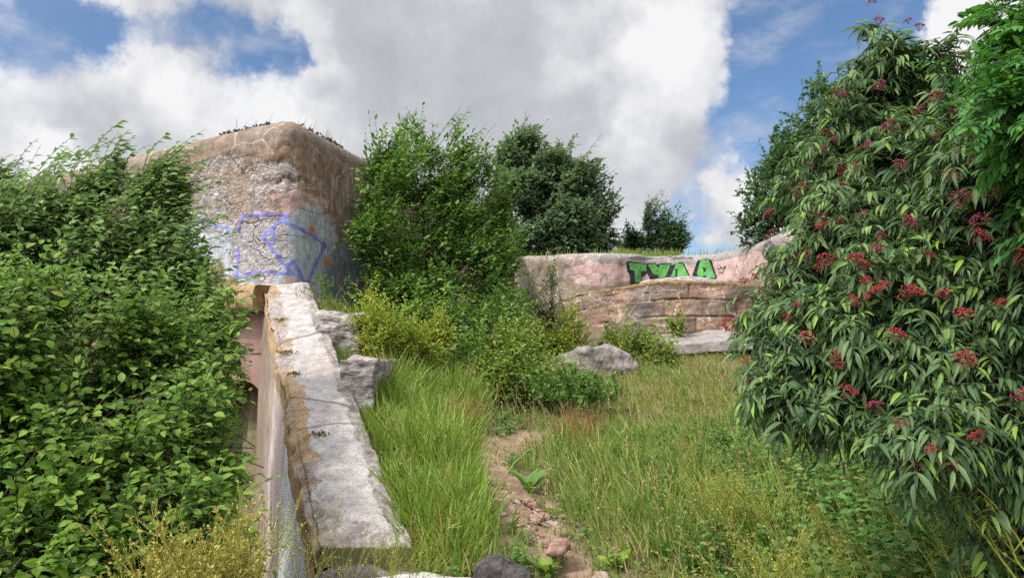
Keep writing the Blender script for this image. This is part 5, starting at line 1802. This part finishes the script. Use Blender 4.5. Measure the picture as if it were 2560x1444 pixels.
weed("dry_weed", "large yellowish branching weed in the bottom left corner before the shrub", "weed", P(500, 1640, 3.3), 80, 0.60, 0.42, (0.02, 0, 0), 601, M_YSTEM, 9, leafn=9, leaf=0.022, stem_r=0.0024)
weed("dry_weed", "smaller yellow weed left of the big yellowish weed", "weed", P(390, 1640, 3.2), 26, 0.36, 0.4, (-0.05, 0, 0), 602, M_YSTEM, 8, leafn=8, leaf=0.02)
for i, (a, b, dd, hh, lb) in enumerate(((720, 1620, 3.6, 0.80, "sparse seeding weed before the wall's pale blue painted face"), (900, 1560, 4.2, 0.5, "thin seeding weed before the wall's mossy near end"), (985, 1545, 4.4, 0.62, "thin upright weed before the right corner of the wall's near end"))):
    weed("seeding_weed", lb, "weed", P(a, b, dd), 9, hh, 0.35, (0.08, 0, 0), 610 + i, M_GSTEM, 8, leafn=7, leaf=0.013, stem_r=0.0018, br_len=0.36)
weed("yellow_green_weed", "spreading yellow green weed in the grass below the elder's left edge", "weed", G(1850, 1400), 60, 0.62, 0.55, (-0.25, 0, 0), 620, M_GSTEM, 8, leafn=8, leaf=0.02)
weed("yellow_green_weed", "pale yellow weed at the bottom edge between the rosette and the elder", "weed", P(1960, 1560, 4.2), 34, 0.5, 0.5, (-0.3, 0, 0), 621, M_GSTEM, 7, leafn=7, leaf=0.02)
weed("tall_stem_weed", "long leaning pale stem rising from the bottom right corner", "weed", P(2600, 1500, 2.6), 3, 0.55, 0.12, (-0.62, 0, 0), 622, M_GSTEM, 6, leafn=5, leaf=0.02, stem_r=0.0042)
weed("tall_stem_weed", "long leaning pale stem below the elder's lowest berries", "weed", P(2130, 1480, 3.8), 2, 0.62, 0.08, (-0.55, 0, 0), 623, M_GSTEM, 8, leafn=5, leaf=0.02, stem_r=0.0038)
for i, (a, b, dd, hh, lx, lb) in enumerate(((2240, 1500, 3.6, 0.5, -0.8, "thin bent pale stem below the elder's lowest leaves"), (1960, 1350, 5.2, 0.55, -0.9, "long thin weed stem leaning left across the shaded grass"), (2420, 1560, 3.2, 0.5, -0.5, "pale seeding stem near the bottom right corner"))):
    weed("tall_stem_weed", lb, "weed", P(a, b, dd), 3, hh, 0.2, (lx, 0, 0), 624 + i, M_GSTEM, 7, leafn=6, leaf=0.02, stem_r=0.0026)
# broad green stalky plants in the middle of the grass
weed("fleabane", "feathery dark green weed clump in front of the bramble and boulder", "weed", G(1430, 1045), 46, 0.62, 0.7, (0.0, 0, 0), 630, L_HERB, 6, leafn=9, leaf=0.085)
for i, (a, b) in enumerate(((1480, 955), (1520, 968), (1545, 948), (1500, 935), (1535, 985), (1448, 985))):
    q = P(a, b, 10.6)
    weed("ragwort", "small yellow flowered ragwort before the boulder", "weed", (q[0], q[1], terrain(q[0], q[1])), 3, max(0.2, q[2] - terrain(q[0], q[1])), 0.12, (0, 0, 0), 640 + i, L_HERB, 6, leafn=5, leaf=0.05, group="yellow ragworts before the boulder", parts=('stems', 'leaves'))
    rg = np.random.default_rng(660 + i)
    root = bpy.data.objects[[o.name for o in bpy.data.objects if o.name.startswith("ragwort")][-1]]
    n = 10
    fp = q + rg.normal(size=(n, 3)) * np.array((0.06, 0.05, 0.03))
    v, f = leaves(SMALL, np.repeat(fp, 6, 0), np.stack([np.cos(np.tile(np.arange(6) * 1.05, n)), np.sin(np.tile(np.arange(6) * 1.05, n)), np.full(6 * n, 0.35)], -1), np.tile(np.array((0, 0, 1.0)), (6 * n, 1)), np.full(6 * n, 0.018))
    mesh_np("flowers", v, [f], M_FLOWER, root)


# rosettes
def rosette(name, label, cat, base, n, leaf, up, mat, seed, width=0.75, lean=(0, 0, 0)):
    rng = np.random.default_rng(seed)
    base = np.asarray(base, float)
    e = empty(name, base, label, cat)
    bpy.context.view_layer.update()
    a = np.arange(n) * 2.4 + rng.uniform(0, 6)
    ax = np.stack([np.cos(a), np.sin(a), up * rng.uniform(0.6, 1.4, n)], -1) + np.array(lean)
    for k in range(n):
        v, f = leaves(leaf_tpl((0.15, 0.35, 0.6, 0.85), (0.08, 0.2, 0.24, 0.13), 0.4, 0.3), base[None], ax[k][None], np.array([[0, -0.3, 1.0]]) + rng.normal(size=(1, 3)) * 0.2, np.array([leaf * rng.uniform(0.75, 1.15)]), width)
        mesh_np("leaf", v, [f], mat, e)
    return e


rosette("dock_plant", "pale yellow green rosette plant on bare soil at the bottom edge", "plant", G(1535, 1418), 7, 0.17, 0.9, L_DOCK, 701)
rosette("dock_plant", "tall light dock leaves against the right edge of the sloping wall", "plant", G(1042, 1330), 6, 0.26, 2.2, L_DOCK, 702, 0.55)
rosette("dock_plant", "small bright leaves growing left of the dark rock", "plant", G(1160, 1436), 6, 0.13, 1.2, L_DOCK, 703)
rosette("dock_plant", "broad green dock in the grass right of the path, upper of the pair", "plant", G(1620, 1165), 10, 0.28, 1.1, L_HERB, 704)
rosette("dock_plant", "broad green dock low under the elder's left edge", "plant", G(1760, 1180), 9, 0.26, 1.0, L_HERB, 705)
rosette("dock_plant", "leafy green dock standing on the dirt path between stones", "plant", G(1320, 1230), 9, 0.24, 1.6, L_HERB, 706)
rosette("dock_plant", "leafy plant with upright leaves right of the dark rock", "plant", G(1362, 1440), 9, 0.2, 1.4, L_GRASS, 707)

# broad-leaved weeds in the meadow
rng = np.random.default_rng(712)
wsrc = [bpy.data.objects[o.name] for o in bpy.data.objects if o.name.startswith("dock_plant") and o["label"].startswith(("broad green dock in", "broad green dock low", "leafy green dock"))]
for a, b in ((1560, 1105), (1690, 1085), (1815, 1120), (1520, 1210), (1700, 1240), (1880, 1215), (1600, 1310), (1770, 1330), (1930, 1090), (1460, 1160), (1660, 1400), (2010, 1230), (1550, 1040), (1740, 1020), (1860, 1050), (2080, 1320)):
    src = wsrc[int(rng.integers(0, len(wsrc)))]
    c = src.copy()
    COL.objects.link(c)
    c.name = "meadow_weed"
    tag(c, "broad leaved green weed among the grass right of the dirt path", "weed", "broad leaved weeds among the meadow grass")
    c.location = tuple(G(a, b))
    c.rotation_euler = (0, 0, rng.uniform(0, 6.28))
    sc_ = rng.uniform(0.55, 0.95)
    c.scale = (sc_, sc_, sc_ * rng.uniform(0.8, 1.2))
    for ch in list(src.children):
        d = ch.copy()
        COL.objects.link(d)
        d.parent = c
        d.matrix_parent_inverse = ch.matrix_parent_inverse.copy()

# plants on the bunker roof edge and on the wall top
rng = np.random.default_rng(720)
pl_, nl_ = [], []
for s_, side in [(x, 'L') for x in rng.uniform(0.3, 4.5, 900)] + [(x, 'R') for x in rng.uniform(0.3, 3.6, 800)]:
    dv = LD if side == 'L' else RD
    inw = bis - dv * (bis @ dv)
    inw = inw / np.linalg.norm(inw)
    if snoise(np.array([[s_ * 1.0, 3.0 if side == 'L' else 9.0, 0]]), 0.5, 8)[0] < (0.25 if side == 'L' else -0.1):
        continue
    q = CORNER + dv * (s_ + 0.3) + inw * rng.uniform(0.16, 0.40)
    pl_.append((q[0], q[1], BZ1 - 0.05 + rng.uniform(0, 0.06)))
pl_ = np.array(pl_)
n = len(pl_)
L_ROOF = leaf_mat("dark_roof_moss", (0.02, 0.02, 0.012), (0.045, 0.042, 0.02), (0.09, 0.08, 0.035), None, 0.2, 0.7)
v, f = leaves(SMALL, np.repeat(pl_, 4, 0), rng.normal(size=(4 * n, 3)) + np.array((0, 0, 0.5)), rng.normal(size=(4 * n, 3)), rng.uniform(0.02, 0.06, 4 * n))
gg = Geo()
gg.add(v, f)
sub = pl_[rng.choice(n, 40)]
v, f = blades(sub, rng.uniform(0.08, 0.32, 40), np.full(40, 0.006), np.array((0.4, 0, 0)), rng.uniform(0.1, 0.5, 40), rng)
gg.add(v, f)
tag(gg.build("roof_plants", L_ROOF), "dark moss and dry stems along the bunker's roof edge", "plants", kind="stuff")

# moss tufts and weeds on the sloping wall
M_MOSS = leaf_mat("ochre_moss", (0.10, 0.075, 0.015), (0.18, 0.13, 0.025), (0.26, 0.2, 0.05), None, 0.15, 0.7)
rng = np.random.default_rng(730)
for i, (a, b, lb) in enumerate(((702, 802, "ochre moss tuft high on the sloping wall's left edge"), (716, 883, "small ochre moss tuft midway up the sloping wall's left edge"), (737, 936, "larger ochre moss tuft on the left edge of the sloping wall"), (796, 1088, "lowest ochre moss tuft on the sloping wall beside the crack"))):
    r = ray(a, b)
    d = np.arange(5, 12, 0.01)
    pts = EYE + r * (d / r[1])[:, None]
    k = np.argmax(pts[:, 2] < walltop(d) + 0.005)
    c = pts[k]
    n = 90
    pp = c + rng.normal(size=(n, 3)) * np.array((0.05, 0.05, 0.008)) + np.array((0, 0, 0.01))
    v, f = leaves(SMALL, pp, rng.normal(size=(n, 3)) + np.array((0, 0, 1.0)), rng.normal(size=(n, 3)), rng.uniform(0.015, 0.04, n))
    mt_ = empty("moss_tuft", c, lb, "moss")
    bpy.context.view_layer.update()
    mesh_np("foliage", v, [f], M_MOSS, mt_)


def wall_pt(a, b):
    r = ray(a, b)
    d = np.arange(5, 12, 0.01)
    pts = EYE + r * (d / r[1])[:, None]
    return pts[np.argmax(pts[:, 2] < walltop(d))]


weed("wall_weed", "thin upright green weed rooted at the right edge of the sloping wall's top", "weed", wall_pt(858, 950), 3, 0.42, 0.1, (-0.15, 0, 0), 740, L_HERB, 6, leafn=6, leaf=0.035, br_len=0.2, parts=('stems', 'leaves'))
weed("wall_weed", "pale leafy weed at the top of the sloping wall by the bunker's blue grey corner", "weed", P(812, 770, 11.6), 8, 0.55, 0.3, (0.0, 0, 0), 741, L_HERB, 6, leafn=8, leaf=0.05, br_len=0.25, parts=('stems', 'leaves'))
weed("wall_weed", "reddish dry weed on the top block of the sloping wall", "weed", wall_pt(752, 742), 10, 0.16, 0.25, (0, 0, 0), 742, L_RUST, 4, leafn=3, leaf=0.02)
rng = np.random.default_rng(750)
n = 1400
yy_ = 5.25 + rng.random(n) ** 1.3 * 6.3
xx_ = WX0 + WK * yy_ + 0.40 + np.abs(rng.normal(size=n)) * 0.09
zz_ = np.maximum(terrain(xx_, yy_), walltop(yy_) - 0.3)
p = np.column_stack([xx_, yy_, zz_])
v, f = blades(p, rng.uniform(0.05, 0.24, n), rng.uniform(0.003, 0.006, n), np.array((0.3, -0.1, 0)), rng.uniform(0.1, 0.7, n), rng)
tag(mesh_np("edge_grass", v, [f], L_MEADOW), "short wispy grass along the right side of the sloping wall", "grass", kind="stuff")
